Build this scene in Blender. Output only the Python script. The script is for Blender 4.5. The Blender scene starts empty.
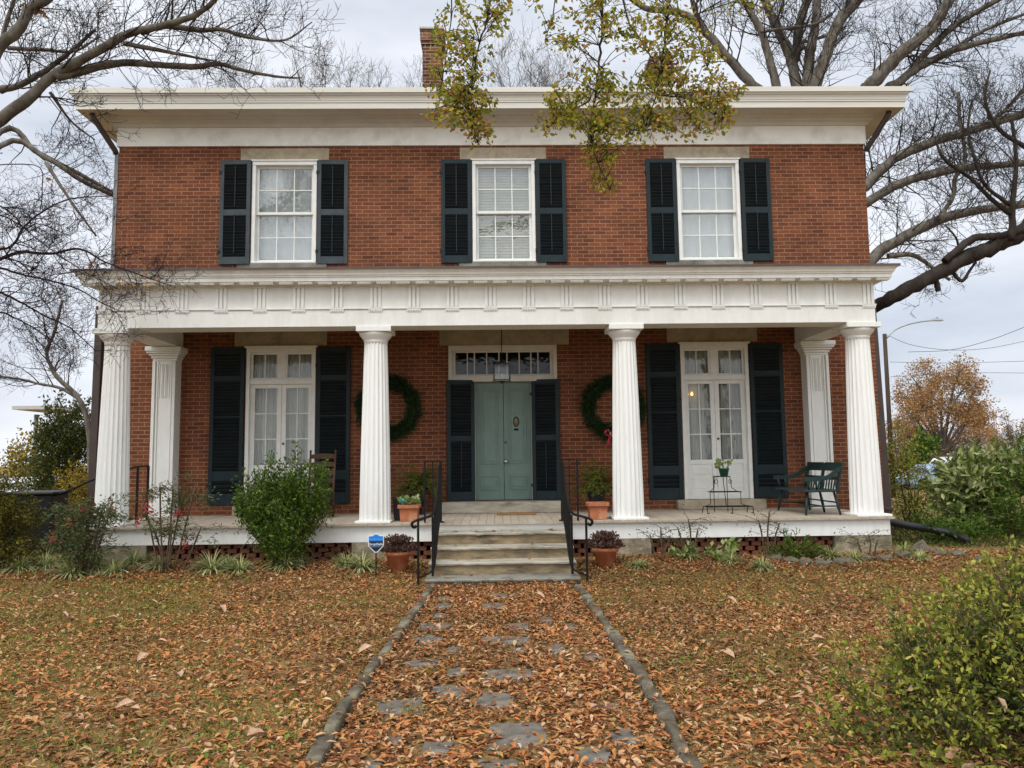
import bpy, math, random
import numpy as np
from mathutils import Vector, Matrix
R = math.radians
scene = bpy.context.scene
col = scene.collection

# ------------------------------------------------------------------ camera
CAM = Vector((-0.0285, -12.2724, 1.444)); FPX = 774.48
FW = Vector((0.02087, 0.99518, 0.09580)).normalized()
UPV = Vector((0.01011, -0.09603, 0.99533)).normalized()
RT = FW.cross(UPV).normalized(); UPV = RT.cross(FW)
cd = bpy.data.cameras.new('camera'); cam = bpy.data.objects.new('camera', cd); col.objects.link(cam)
cd.sensor_width = 36; cd.lens = 36 * FPX / 1024; cd.clip_end = 2000; cd.clip_start = .05
cam.matrix_world = Matrix(((RT.x, UPV.x, -FW.x, CAM.x), (RT.y, UPV.y, -FW.y, CAM.y), (RT.z, UPV.z, -FW.z, CAM.z), (0, 0, 0, 1)))
scene.camera = cam

# ------------------------------------------------------------------ world, sun, exposure
SUN_EL, SUN_AZ = R(58), R(205)          # azimuth clockwise from +y (north): behind the camera, a little to the left
SD = Vector((math.sin(SUN_AZ) * math.cos(SUN_EL), math.cos(SUN_AZ) * math.cos(SUN_EL), math.sin(SUN_EL)))
w = bpy.data.worlds.new('World'); scene.world = w; w.use_nodes = True
nt = w.node_tree; nt.nodes.clear()
N = nt.nodes.new; L = nt.links.new
out = N('ShaderNodeOutputWorld'); bg = N('ShaderNodeBackground'); bg.inputs['Strength'].default_value = .10
sky = N('ShaderNodeTexSky'); sky.sky_type = 'NISHITA'; sky.sun_disc = False
sky.sun_elevation = SUN_EL; sky.sun_rotation = SUN_AZ
tc = N('ShaderNodeTexCoord'); mp = N('ShaderNodeMapping'); mp.inputs['Scale'].default_value = (1, 1, 3.2)
mp.inputs['Location'].default_value = (.3, .1, .55)
L(tc.outputs['Generated'], mp.inputs['Vector'])
nz = N('ShaderNodeTexNoise'); nz.inputs['Scale'].default_value = 2.1; nz.inputs['Detail'].default_value = 7; nz.inputs['Roughness'].default_value = .52
L(mp.outputs[0], nz.inputs['Vector'])
cr = N('ShaderNodeValToRGB'); e = cr.color_ramp.elements
e[0].position = .36; e[0].color = (.56, .615, .71, 1); e[1].position = .62; e[1].color = (.88, .905, .965, 1)
L(nz.outputs['Fac'], cr.inputs['Fac'])
dt = N('ShaderNodeVectorMath'); dt.operation = 'DOT_PRODUCT'; dt.inputs[1].default_value = SD
L(tc.outputs['Generated'], dt.inputs[0])
mr = N('ShaderNodeMapRange'); mr.inputs['From Min'].default_value = .1; mr.inputs['From Max'].default_value = 1
mr.inputs['To Min'].default_value = 9.5; mr.inputs['To Max'].default_value = 21
L(dt.outputs['Value'], mr.inputs['Value'])
sc_ = N('ShaderNodeVectorMath'); sc_.operation = 'SCALE'
L(cr.outputs['Color'], sc_.inputs[0]); L(mr.outputs[0], sc_.inputs['Scale'])
mx = N('ShaderNodeMix'); mx.data_type = 'RGBA'; mx.inputs['Factor'].default_value = .92
L(sky.outputs[0], mx.inputs['A']); L(sc_.outputs[0], mx.inputs['B'])
wf_ = N('ShaderNodeMapRange'); wf_.inputs['From Min'].default_value = .0; wf_.inputs['From Max'].default_value = .8; wf_.inputs['To Max'].default_value = .6; L(dt.outputs['Value'], wf_.inputs['Value'])
wm = N('ShaderNodeMix'); wm.data_type = 'RGBA'; wm.blend_type = 'MULTIPLY'; wm.inputs['B'].default_value = (1.0, .955, .86, 1)      # cloud lit warmer round the hidden sun
L(wf_.outputs[0], wm.inputs['Factor']); L(mx.outputs['Result'], wm.inputs['A']); L(wm.outputs['Result'], bg.inputs['Color']); L(bg.outputs[0], out.inputs['Surface'])
sl = bpy.data.lights.new('sun', 'SUN'); sl.energy = 1.5; sl.angle = R(25); sl.color = (1, .975, .925)
so = bpy.data.objects.new('sun', sl); col.objects.link(so)
so.rotation_euler = (-SD).to_track_quat('-Z', 'Y').to_euler(); so.location = (0, 0, 30)
vs = scene.view_settings; vs.view_transform = 'Standard'; vs.look = 'None'; vs.gamma = 1; vs.use_curve_mapping = False
vs.exposure = .30
cy = scene.cycles
cy.max_bounces = 6; cy.diffuse_bounces = 3; cy.transparent_max_bounces = 16

# ------------------------------------------------------------------ helpers
def ray(px, py):
    return FW + RT * ((px - 512) / FPX) + UPV * ((384 - py) / FPX)
def at(px, py, Y):
    d = ray(px, py); return CAM + d * ((Y - CAM.y) / d.y)
def on(px, py, z):
    d = ray(px, py); return CAM + d * ((z - CAM.z) / d.z)

def tag(o, label=None, cat=None, group=None, kind=None):
    if label: o['label'] = label
    if cat: o['category'] = cat
    if group: o['group'] = group
    if kind: o['kind'] = kind
    return o
def empty(name, loc=(0, 0, 0), rz=0.0, label=None, cat=None, group=None):
    o = bpy.data.objects.new(name, None); col.objects.link(o); o.empty_display_size = .1
    o.location = loc; o.rotation_euler = (0, 0, rz)
    return tag(o, label, cat, group)
def copy_tree(o, parent=None, loc=None, rz=None, label=None, scale=None):
    c = o.copy(); col.objects.link(c); c.parent = parent
    if loc is not None: c.location = loc
    if rz is not None: c.rotation_euler = (0, 0, rz)
    if scale is not None: c.scale = (scale,) * 3
    if label: c['label'] = label
    for ch in list(o.children): copy_tree(ch, c)
    return c

class MB:
    def __init__(s): s.v = []; s.f = []; s.smooth = []
    def face(s, pts, sm=False):
        b = len(s.v); s.v.extend(tuple(p) for p in pts); s.f.append(tuple(range(b, b + len(pts)))); s.smooth.append(sm)
    def box(s, x0, x1, y0, y1, z0, z1, M=None, bev=0.0):
        P = [Vector(p) for p in ((x0, y0, z0), (x1, y0, z0), (x1, y1, z0), (x0, y1, z0), (x0, y0, z1), (x1, y0, z1), (x1, y1, z1), (x0, y1, z1))]
        if M is not None: P = [M @ p for p in P]
        b = len(s.v); s.v.extend(tuple(p) for p in P)
        for q in ((0, 3, 2, 1), (4, 5, 6, 7), (0, 1, 5, 4), (1, 2, 6, 5), (2, 3, 7, 6), (3, 0, 4, 7)):
            s.f.append(tuple(b + i for i in q)); s.smooth.append(False)
    def bar(s, a, c, wx, wy=None, up=(0, 0, 1)):
        a = Vector(a); c = Vector(c); d = c - a; ln = d.length
        if ln < 1e-6: return
        d.normalize(); u = Vector(up)
        if abs(d.dot(u)) > .98: u = Vector((1, 0, 0))
        x = d.cross(u).normalized(); y = x.cross(d)
        M = Matrix(((x.x, y.x, d.x, a.x), (x.y, y.y, d.y, a.y), (x.z, y.z, d.z, a.z), (0, 0, 0, 1)))
        wy = wx if wy is None else wy
        s.box(-wx / 2, wx / 2, -wy / 2, wy / 2, 0, ln, M)
    def tube(s, pts, rad, n=6, cap=True):
        pts = [Vector(p) for p in pts]; m = len(pts)
        if not hasattr(rad, '__len__'): rad = [rad] * m
        b = len(s.v); cs = [(math.cos(2 * math.pi * k / n), math.sin(2 * math.pi * k / n)) for k in range(n)]
        x = None
        for i in range(m):
            d = (pts[min(i + 1, m - 1)] - pts[max(i - 1, 0)])
            if d.length < 1e-9: d = Vector((0, 0, 1))
            d.normalize()
            if x is None:
                x = d.cross(Vector((0, 0, 1)) if abs(d.z) < .9 else Vector((1, 0, 0))).normalized()
            else:
                x = (x - d * x.dot(d))
                if x.length < 1e-6: x = d.orthogonal()
                x.normalize()
            y = d.cross(x); r = rad[i]; p = pts[i]
            for c, q in cs:
                s.v.append((p.x + (x.x * c + y.x * q) * r, p.y + (x.y * c + y.y * q) * r, p.z + (x.z * c + y.z * q) * r))
        for i in range(m - 1):
            for k in range(n):
                k2 = (k + 1) % n
                s.f.append((b + i * n + k, b + i * n + k2, b + (i + 1) * n + k2, b + (i + 1) * n + k)); s.smooth.append(n > 4)
        if cap and n > 3:
            s.f.append(tuple(b + k for k in range(n))[::-1]); s.smooth.append(False)
            s.f.append(tuple(b + (m - 1) * n + k for k in range(n))); s.smooth.append(False)
    def lathe(s, prof, n=20, c=(0, 0, 0), ribs=0, depth=0.0, smooth=True):
        b = len(s.v); m = len(prof)
        for r, z in prof:
            for k in range(n):
                a = 2 * math.pi * k / n
                rr = r
                if ribs: rr = r * (1 - depth * abs(math.sin(a * ribs / 2)))
                s.v.append((c[0] + rr * math.cos(a), c[1] + rr * math.sin(a), c[2] + z))
        for i in range(m - 1):
            for k in range(n):
                k2 = (k + 1) % n
                s.f.append((b + i * n + k, b + i * n + k2, b + (i + 1) * n + k2, b + (i + 1) * n + k)); s.smooth.append(smooth)
        for i, rev in ((0, True), (m - 1, False)):
            if prof[i][0] > 1e-4:
                q = tuple(b + i * n + k for k in range(n)); s.f.append(q[::-1] if rev else q); s.smooth.append(False)
    def prism(s, poly, z0, z1, M=None, taper=1.0):
        n = len(poly); cx = sum(p[0] for p in poly) / n; cy_ = sum(p[1] for p in poly) / n
        P = [Vector((x, y, z0)) for x, y in poly] + [Vector((cx + (x - cx) * taper, cy_ + (y - cy_) * taper, z1)) for x, y in poly]
        if M is not None: P = [M @ p for p in P]
        b = len(s.v); s.v.extend(tuple(p) for p in P)
        s.f.append(tuple(b + i for i in range(n))[::-1]); s.f.append(tuple(b + n + i for i in range(n))); s.smooth += [False, False]
        for i in range(n):
            j = (i + 1) % n; s.f.append((b + i, b + j, b + n + j, b + n + i)); s.smooth.append(False)
    def build(s, name, m, parent=None, bevel=0.0):
        me = bpy.data.meshes.new(name); me.from_pydata(s.v, [], s.f); me.update()
        if any(s.smooth): me.polygons.foreach_set('use_smooth', s.smooth)
        me.materials.append(m)
        o = bpy.data.objects.new(name, me); col.objects.link(o); o.parent = parent
        if bevel:
            bm = o.modifiers.new('bevel', 'BEVEL'); bm.width = bevel; bm.segments = 2; bm.limit_method = 'ANGLE'; bm.angle_limit = R(40)
        return o

def np_mesh(name, V, tris, m, parent=None, smooth=False):
    """V: (n,3) vertices, tris: (m,3) triangle indices"""
    me = bpy.data.meshes.new(name); me.vertices.add(len(V)); me.vertices.foreach_set('co', np.ascontiguousarray(V, dtype=np.float32).ravel())
    nf = len(tris); me.loops.add(nf * 3); me.loops.foreach_set('vertex_index', np.ascontiguousarray(tris, dtype=np.int32).ravel())
    me.polygons.add(nf); me.polygons.foreach_set('loop_start', np.arange(nf, dtype=np.int32) * 3)
    try: me.polygons.foreach_set('loop_total', np.full(nf, 3, dtype=np.int32))
    except Exception: pass
    if smooth: me.polygons.foreach_set('use_smooth', np.ones(nf, dtype=bool))
    me.update(calc_edges=True); me.validate()
    me.materials.append(m); o = bpy.data.objects.new(name, me); col.objects.link(o); o.parent = parent
    return o

# leaf templates: u along the leaf 0..1, v across, w out of the plane
T_SIMPLE = (np.array([(0, 0, 0), (.5, .5, .1), (.5, -.5, .1), (1, 0, 0)], float), np.array([(0, 2, 3), (0, 3, 1)]))
T_FULL = (np.array([(0, 0, 0), (.28, .34, .10), (.28, -.34, .10), (.68, .5, .14), (.68, -.5, .14), (1, 0, .02), (.3, 0, 0), (.68, 0, 0)], float),
          np.array([(0, 2, 6), (0, 6, 1), (1, 6, 7), (1, 7, 3), (6, 2, 4), (6, 4, 7), (3, 7, 5), (7, 4, 5)]))
T_OAK = (np.array([(0, 0, 0), (.18, .30, .10), (.18, -.30, .10), (.36, .14, .04), (.36, -.14, .04), (.55, .5, .16), (.55, -.5, .16), (.74, .2, .05), (.74, -.2, .05), (.86, .34, .1), (.86, -.34, .1), (1, 0, .0)], float),
         np.array([(0, 2, 1), (1, 2, 4), (1, 4, 3), (3, 4, 6), (3, 6, 5), (5, 6, 8), (5, 8, 7), (7, 8, 10), (7, 10, 9), (9, 10, 11)]))
T_BLADE = (np.array([(0, .5, 0), (0, -.5, 0), (.55, .4, 0), (.55, -.4, 0), (1, 0, 0)], float), np.array([(0, 1, 3), (0, 3, 2), (2, 3, 4)]))

def leaves(name, m, P, size, aspect, rng, D=None, up=None, spread=1.0, curl=0.25, fold=1.0, tmpl=T_SIMPLE, parent=None, droop=0.0):
    """one mesh of many small leaves. D: main directions (n,3) or None; up: rough leaf normal"""
    n = len(P); P = np.asarray(P, float)
    A = rng.normal(size=(n, 3))
    if D is not None: A = np.asarray(D, float) + spread * A
    A[:, 2] -= droop
    A /= np.linalg.norm(A, axis=1)[:, None] + 1e-9
    B = rng.normal(size=(n, 3))
    if up is not None: B = np.cross(np.asarray(up, float) + .45 * spread * B, A)
    B -= (B * A).sum(1)[:, None] * A; B /= np.linalg.norm(B, axis=1)[:, None] + 1e-9
    C = np.cross(A, B)
    s = size * (.65 + .7 * rng.random(n)) if np.isscalar(size) else size
    a = aspect * (.8 + .4 * rng.random(n)); cu = curl * rng.normal(size=n)
    tv, tf = tmpl; k = len(tv)
    u = tv[:, 0][None, :, None]; v = tv[:, 1][None, :, None]; wv = tv[:, 2][None, :, None]
    bend = (cu[:, None, None] * (u * (1 - u)) * 1.6) + wv * fold * (.4 + 1.2 * rng.random((n, 1, 1)))
    X = P[:, None, :] + s[:, None, None] * (u * A[:, None, :] + v * a[:, None, None] * B[:, None, :] + bend * C[:, None, :])
    F = (tf[None, :, :] + (np.arange(n) * k)[:, None, None]).reshape(-1, 3)
    return np_mesh(name, X.reshape(-1, 3), F, m, parent)

# ------------------------------------------------------------------ materials
def newmat(name):
    m = bpy.data.materials.new(name); m.use_nodes = True; t = m.node_tree
    return m, t, t.nodes['Principled BSDF'], t.nodes.new, t.links.new
def setp(b, rough=.6, spec=.3, metal=0.0):
    b.inputs['Roughness'].default_value = rough; b.inputs['Specular IOR Level'].default_value = spec; b.inputs['Metallic'].default_value = metal
def c4(c): return (c[0], c[1], c[2], 1)
def surf(name, c1, c2=None, scale=6.0, rough=.6, spec=.3, bump=0.0, bscale=40.0, metal=0.0, stretch=None, lo=.35, hi=.65, c3=None, s3=1.5, dark=.0):
    """painted or mineral surface: two-tone noise, optional third large stain tone, fine bump"""
    m, t, b, N, L = newmat(name); setp(b, rough, spec, metal)
    c2 = c2 or tuple(x * .82 for x in c1)
    co = N('ShaderNodeTexCoord'); vec = co.outputs['Object']
    if stretch:
        mp = N('ShaderNodeMapping'); mp.inputs['Scale'].default_value = stretch; L(vec, mp.inputs[0]); vec = mp.outputs[0]
    n1 = N('ShaderNodeTexNoise'); n1.inputs['Scale'].default_value = scale; n1.inputs['Detail'].default_value = 6; n1.inputs['Roughness'].default_value = .6
    L(vec, n1.inputs['Vector'])
    r = N('ShaderNodeValToRGB'); r.color_ramp.elements[0].position = lo; r.color_ramp.elements[1].position = hi
    r.color_ramp.elements[0].color = c4(c2); r.color_ramp.elements[1].color = c4(c1); L(n1.outputs['Fac'], r.inputs[0]); cc = r.outputs[0]
    if c3:
        n2 = N('ShaderNodeTexNoise'); n2.inputs['Scale'].default_value = s3; n2.inputs['Detail'].default_value = 8; n2.inputs['Roughness'].default_value = .65; L(vec, n2.inputs['Vector'])
        r2 = N('ShaderNodeValToRGB'); r2.color_ramp.elements[0].position = .5; r2.color_ramp.elements[1].position = .68; L(n2.outputs['Fac'], r2.inputs[0])
        q = N('ShaderNodeMix'); q.data_type = 'RGBA'; L(r2.outputs[0], q.inputs['Factor']); L(cc, q.inputs['A']); q.inputs['B'].default_value = c4(c3); cc = q.outputs['Result']
    L(cc, b.inputs['Base Color'])
    if bump:
        n3 = N('ShaderNodeTexNoise'); n3.inputs['Scale'].default_value = bscale; n3.inputs['Detail'].default_value = 5; L(vec, n3.inputs['Vector'])
        bp = N('ShaderNodeBump'); bp.inputs['Strength'].default_value = bump; bp.inputs['Distance'].default_value = .02; L(n3.outputs['Fac'], bp.inputs['Height']); L(bp.outputs[0], b.inputs['Normal'])
    return m
def leafmat(name, cols, rough=.55, spec=.25, trans=.25, bright=1.0):
    """each leaf (mesh island) takes its own colour from a ramp"""
    m, t, b, N, L = newmat(name); setp(b, rough, spec)
    g = N('ShaderNodeNewGeometry'); r = N('ShaderNodeValToRGB'); r.color_ramp.interpolation = 'LINEAR'
    el = r.color_ramp.elements
    while len(el) < len(cols): el.new(.5)
    for i, c in enumerate(cols):
        el[i].position = i / (len(cols) - 1); el[i].color = c4([x * bright for x in c])
    L(g.outputs['Random Per Island'], r.inputs[0])
    co = N('ShaderNodeTexCoord'); n1 = N('ShaderNodeTexNoise'); n1.inputs['Scale'].default_value = 60; n1.inputs['Detail'].default_value = 2; L(co.outputs['Object'], n1.inputs['Vector'])
    hv = N('ShaderNodeMapRange'); hv.inputs['From Min'].default_value = .3; hv.inputs['From Max'].default_value = .7; hv.inputs['To Min'].default_value = .75; hv.inputs['To Max'].default_value = 1.2
    L(n1.outputs['Fac'], hv.inputs[0]); ml = N('ShaderNodeVectorMath'); ml.operation = 'SCALE'; L(r.outputs[0], ml.inputs[0]); L(hv.outputs[0], ml.inputs['Scale'])
    L(ml.outputs[0], b.inputs['Base Color'])
    if trans:
        tr = N('ShaderNodeBsdfTranslucent'); L(ml.outputs[0], tr.inputs['Color']); x = N('ShaderNodeMixShader'); x.inputs[0].default_value = trans
        o = t.nodes['Material Output']; L(b.outputs[0], x.inputs[1]); L(tr.outputs[0], x.inputs[2]); L(x.outputs[0], o.inputs['Surface'])
    return m
def brickmat(name, c1=(.215, .058, .029), c2=(.125, .032, .019), mortar=(.40, .235, .155), bw=.205, rh=.0735, ms=.0075, pale=.5):
    m, t, b, N, L = newmat(name); setp(b, .85, .15)
    co = N('ShaderNodeTexCoord'); sp = N('ShaderNodeSeparateXYZ'); L(co.outputs['Object'], sp.inputs[0])
    ad = N('ShaderNodeMath'); ad.operation = 'ADD'; L(sp.outputs['X'], ad.inputs[0]); L(sp.outputs['Y'], ad.inputs[1])
    wn = N('ShaderNodeTexNoise'); wn.inputs['Scale'].default_value = 3.0; wn.inputs['Detail'].default_value = 2; L(co.outputs['Object'], wn.inputs['Vector'])
    wz = N('ShaderNodeMath'); wz.operation = 'MULTIPLY_ADD'; wz.inputs[1].default_value = .012; L(wn.outputs['Fac'], wz.inputs[0]); L(sp.outputs['Z'], wz.inputs[2])
    cb = N('ShaderNodeCombineXYZ'); L(ad.outputs[0], cb.inputs['X']); L(wz.outputs[0], cb.inputs['Y'])
    br = N('ShaderNodeTexBrick'); br.inputs['Scale'].default_value = 1; br.inputs['Brick Width'].default_value = bw; br.inputs['Row Height'].default_value = rh
    br.inputs['Mortar Size'].default_value = ms; br.inputs['Mortar Smooth'].default_value = .35; br.inputs['Bias'].default_value = -.05
    br.inputs['Color1'].default_value = c4(c1); br.inputs['Color2'].default_value = c4(c2); br.inputs['Mortar'].default_value = c4(mortar)
    L(cb.outputs[0], br.inputs['Vector'])
    n1 = N('ShaderNodeTexNoise'); n1.inputs['Scale'].default_value = 1.3; n1.inputs['Detail'].default_value = 9; n1.inputs['Roughness'].default_value = .7; L(co.outputs['Object'], n1.inputs['Vector'])
    m1 = N('ShaderNodeMapRange'); m1.inputs['From Min'].default_value = .3; m1.inputs['From Max'].default_value = .7; m1.inputs['To Min'].default_value = .62; m1.inputs['To Max'].default_value = 1.28; L(n1.outputs['Fac'], m1.inputs[0])
    n2 = N('ShaderNodeTexNoise'); n2.inputs['Scale'].default_value = 55; n2.inputs['Detail'].default_value = 4; L(co.outputs['Object'], n2.inputs['Vector'])
    m2 = N('ShaderNodeMapRange'); m2.inputs['From Min'].default_value = .3; m2.inputs['From Max'].default_value = .7; m2.inputs['To Min'].default_value = .8; m2.inputs['To Max'].default_value = 1.2; L(n2.outputs['Fac'], m2.inputs[0])
    mm = N('ShaderNodeMath'); mm.operation = 'MULTIPLY'; L(m1.outputs[0], mm.inputs[0]); L(m2.outputs[0], mm.inputs[1])
    v = N('ShaderNodeVectorMath'); v.operation = 'SCALE'; L(br.outputs['Color'], v.inputs[0]); L(mm.outputs[0], v.inputs['Scale'])
    # pale lime smears of old repointing
    n4 = N('ShaderNodeTexNoise'); n4.inputs['Scale'].default_value = 9; n4.inputs['Detail'].default_value = 5; L(co.outputs['Object'], n4.inputs['Vector'])
    r4 = N('ShaderNodeValToRGB'); r4.color_ramp.elements[0].position = .66; r4.color_ramp.elements[1].position = .8; r4.color_ramp.elements[1].color = (pale, pale, pale, 1); L(n4.outputs['Fac'], r4.inputs[0])
    q = N('ShaderNodeMix'); q.data_type = 'RGBA'; L(r4.outputs[0], q.inputs['Factor']); L(v.outputs[0], q.inputs['A']); q.inputs['B'].default_value = (.42, .27, .2, 1)
    L(q.outputs['Result'], b.inputs['Base Color'])
    h = N('ShaderNodeMath'); h.operation = 'MULTIPLY_ADD'; h.inputs[1].default_value = -1.0; L(br.outputs['Fac'], h.inputs[0])
    h2 = N('ShaderNodeMath'); h2.operation = 'MULTIPLY'; h2.inputs[1].default_value = .35; L(n2.outputs['Fac'], h2.inputs[0]); L(h2.outputs[0], h.inputs[2])
    bp = N('ShaderNodeBump'); bp.inputs['Strength'].default_value = .7; bp.inputs['Distance'].default_value = .008; L(h.outputs[0], bp.inputs['Height']); L(bp.outputs[0], b.inputs['Normal'])
    return m
def glassmat(name, tint=(.93, .95, .95), base=.06, wavy=.25):
    m, t, b, N, L = newmat(name); t.nodes.remove(b); o = t.nodes['Material Output']
    tr = N('ShaderNodeBsdfTransparent'); tr.inputs[0].default_value = c4(tint)
    gl = N('ShaderNodeBsdfGlossy'); gl.inputs['Roughness'].default_value = .02
    co = N('ShaderNodeTexCoord'); nn = N('ShaderNodeTexNoise'); nn.inputs['Scale'].default_value = 7; nn.inputs['Detail'].default_value = 2; L(co.outputs['Object'], nn.inputs['Vector'])
    bp = N('ShaderNodeBump'); bp.inputs['Strength'].default_value = wavy; bp.inputs['Distance'].default_value = .02; L(nn.outputs['Fac'], bp.inputs['Height']); L(bp.outputs[0], gl.inputs['Normal'])
    lw = N('ShaderNodeLayerWeight'); lw.inputs['Blend'].default_value = .35
    a = N('ShaderNodeMath'); a.operation = 'MULTIPLY_ADD'; a.inputs[1].default_value = .5; a.inputs[2].default_value = base; L(lw.outputs['Fresnel'], a.inputs[0])
    x = N('ShaderNodeMixShader'); L(a.outputs[0], x.inputs[0]); L(tr.outputs[0], x.inputs[1]); L(gl.outputs[0], x.inputs[2]); L(x.outputs[0], o.inputs['Surface'])
    return m
def fabric(name, c, cold, sc=18):
    return surf(name, c, cold, scale=sc, rough=.95, spec=.05, stretch=(1, 1, .04), lo=.3, hi=.7)

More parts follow.
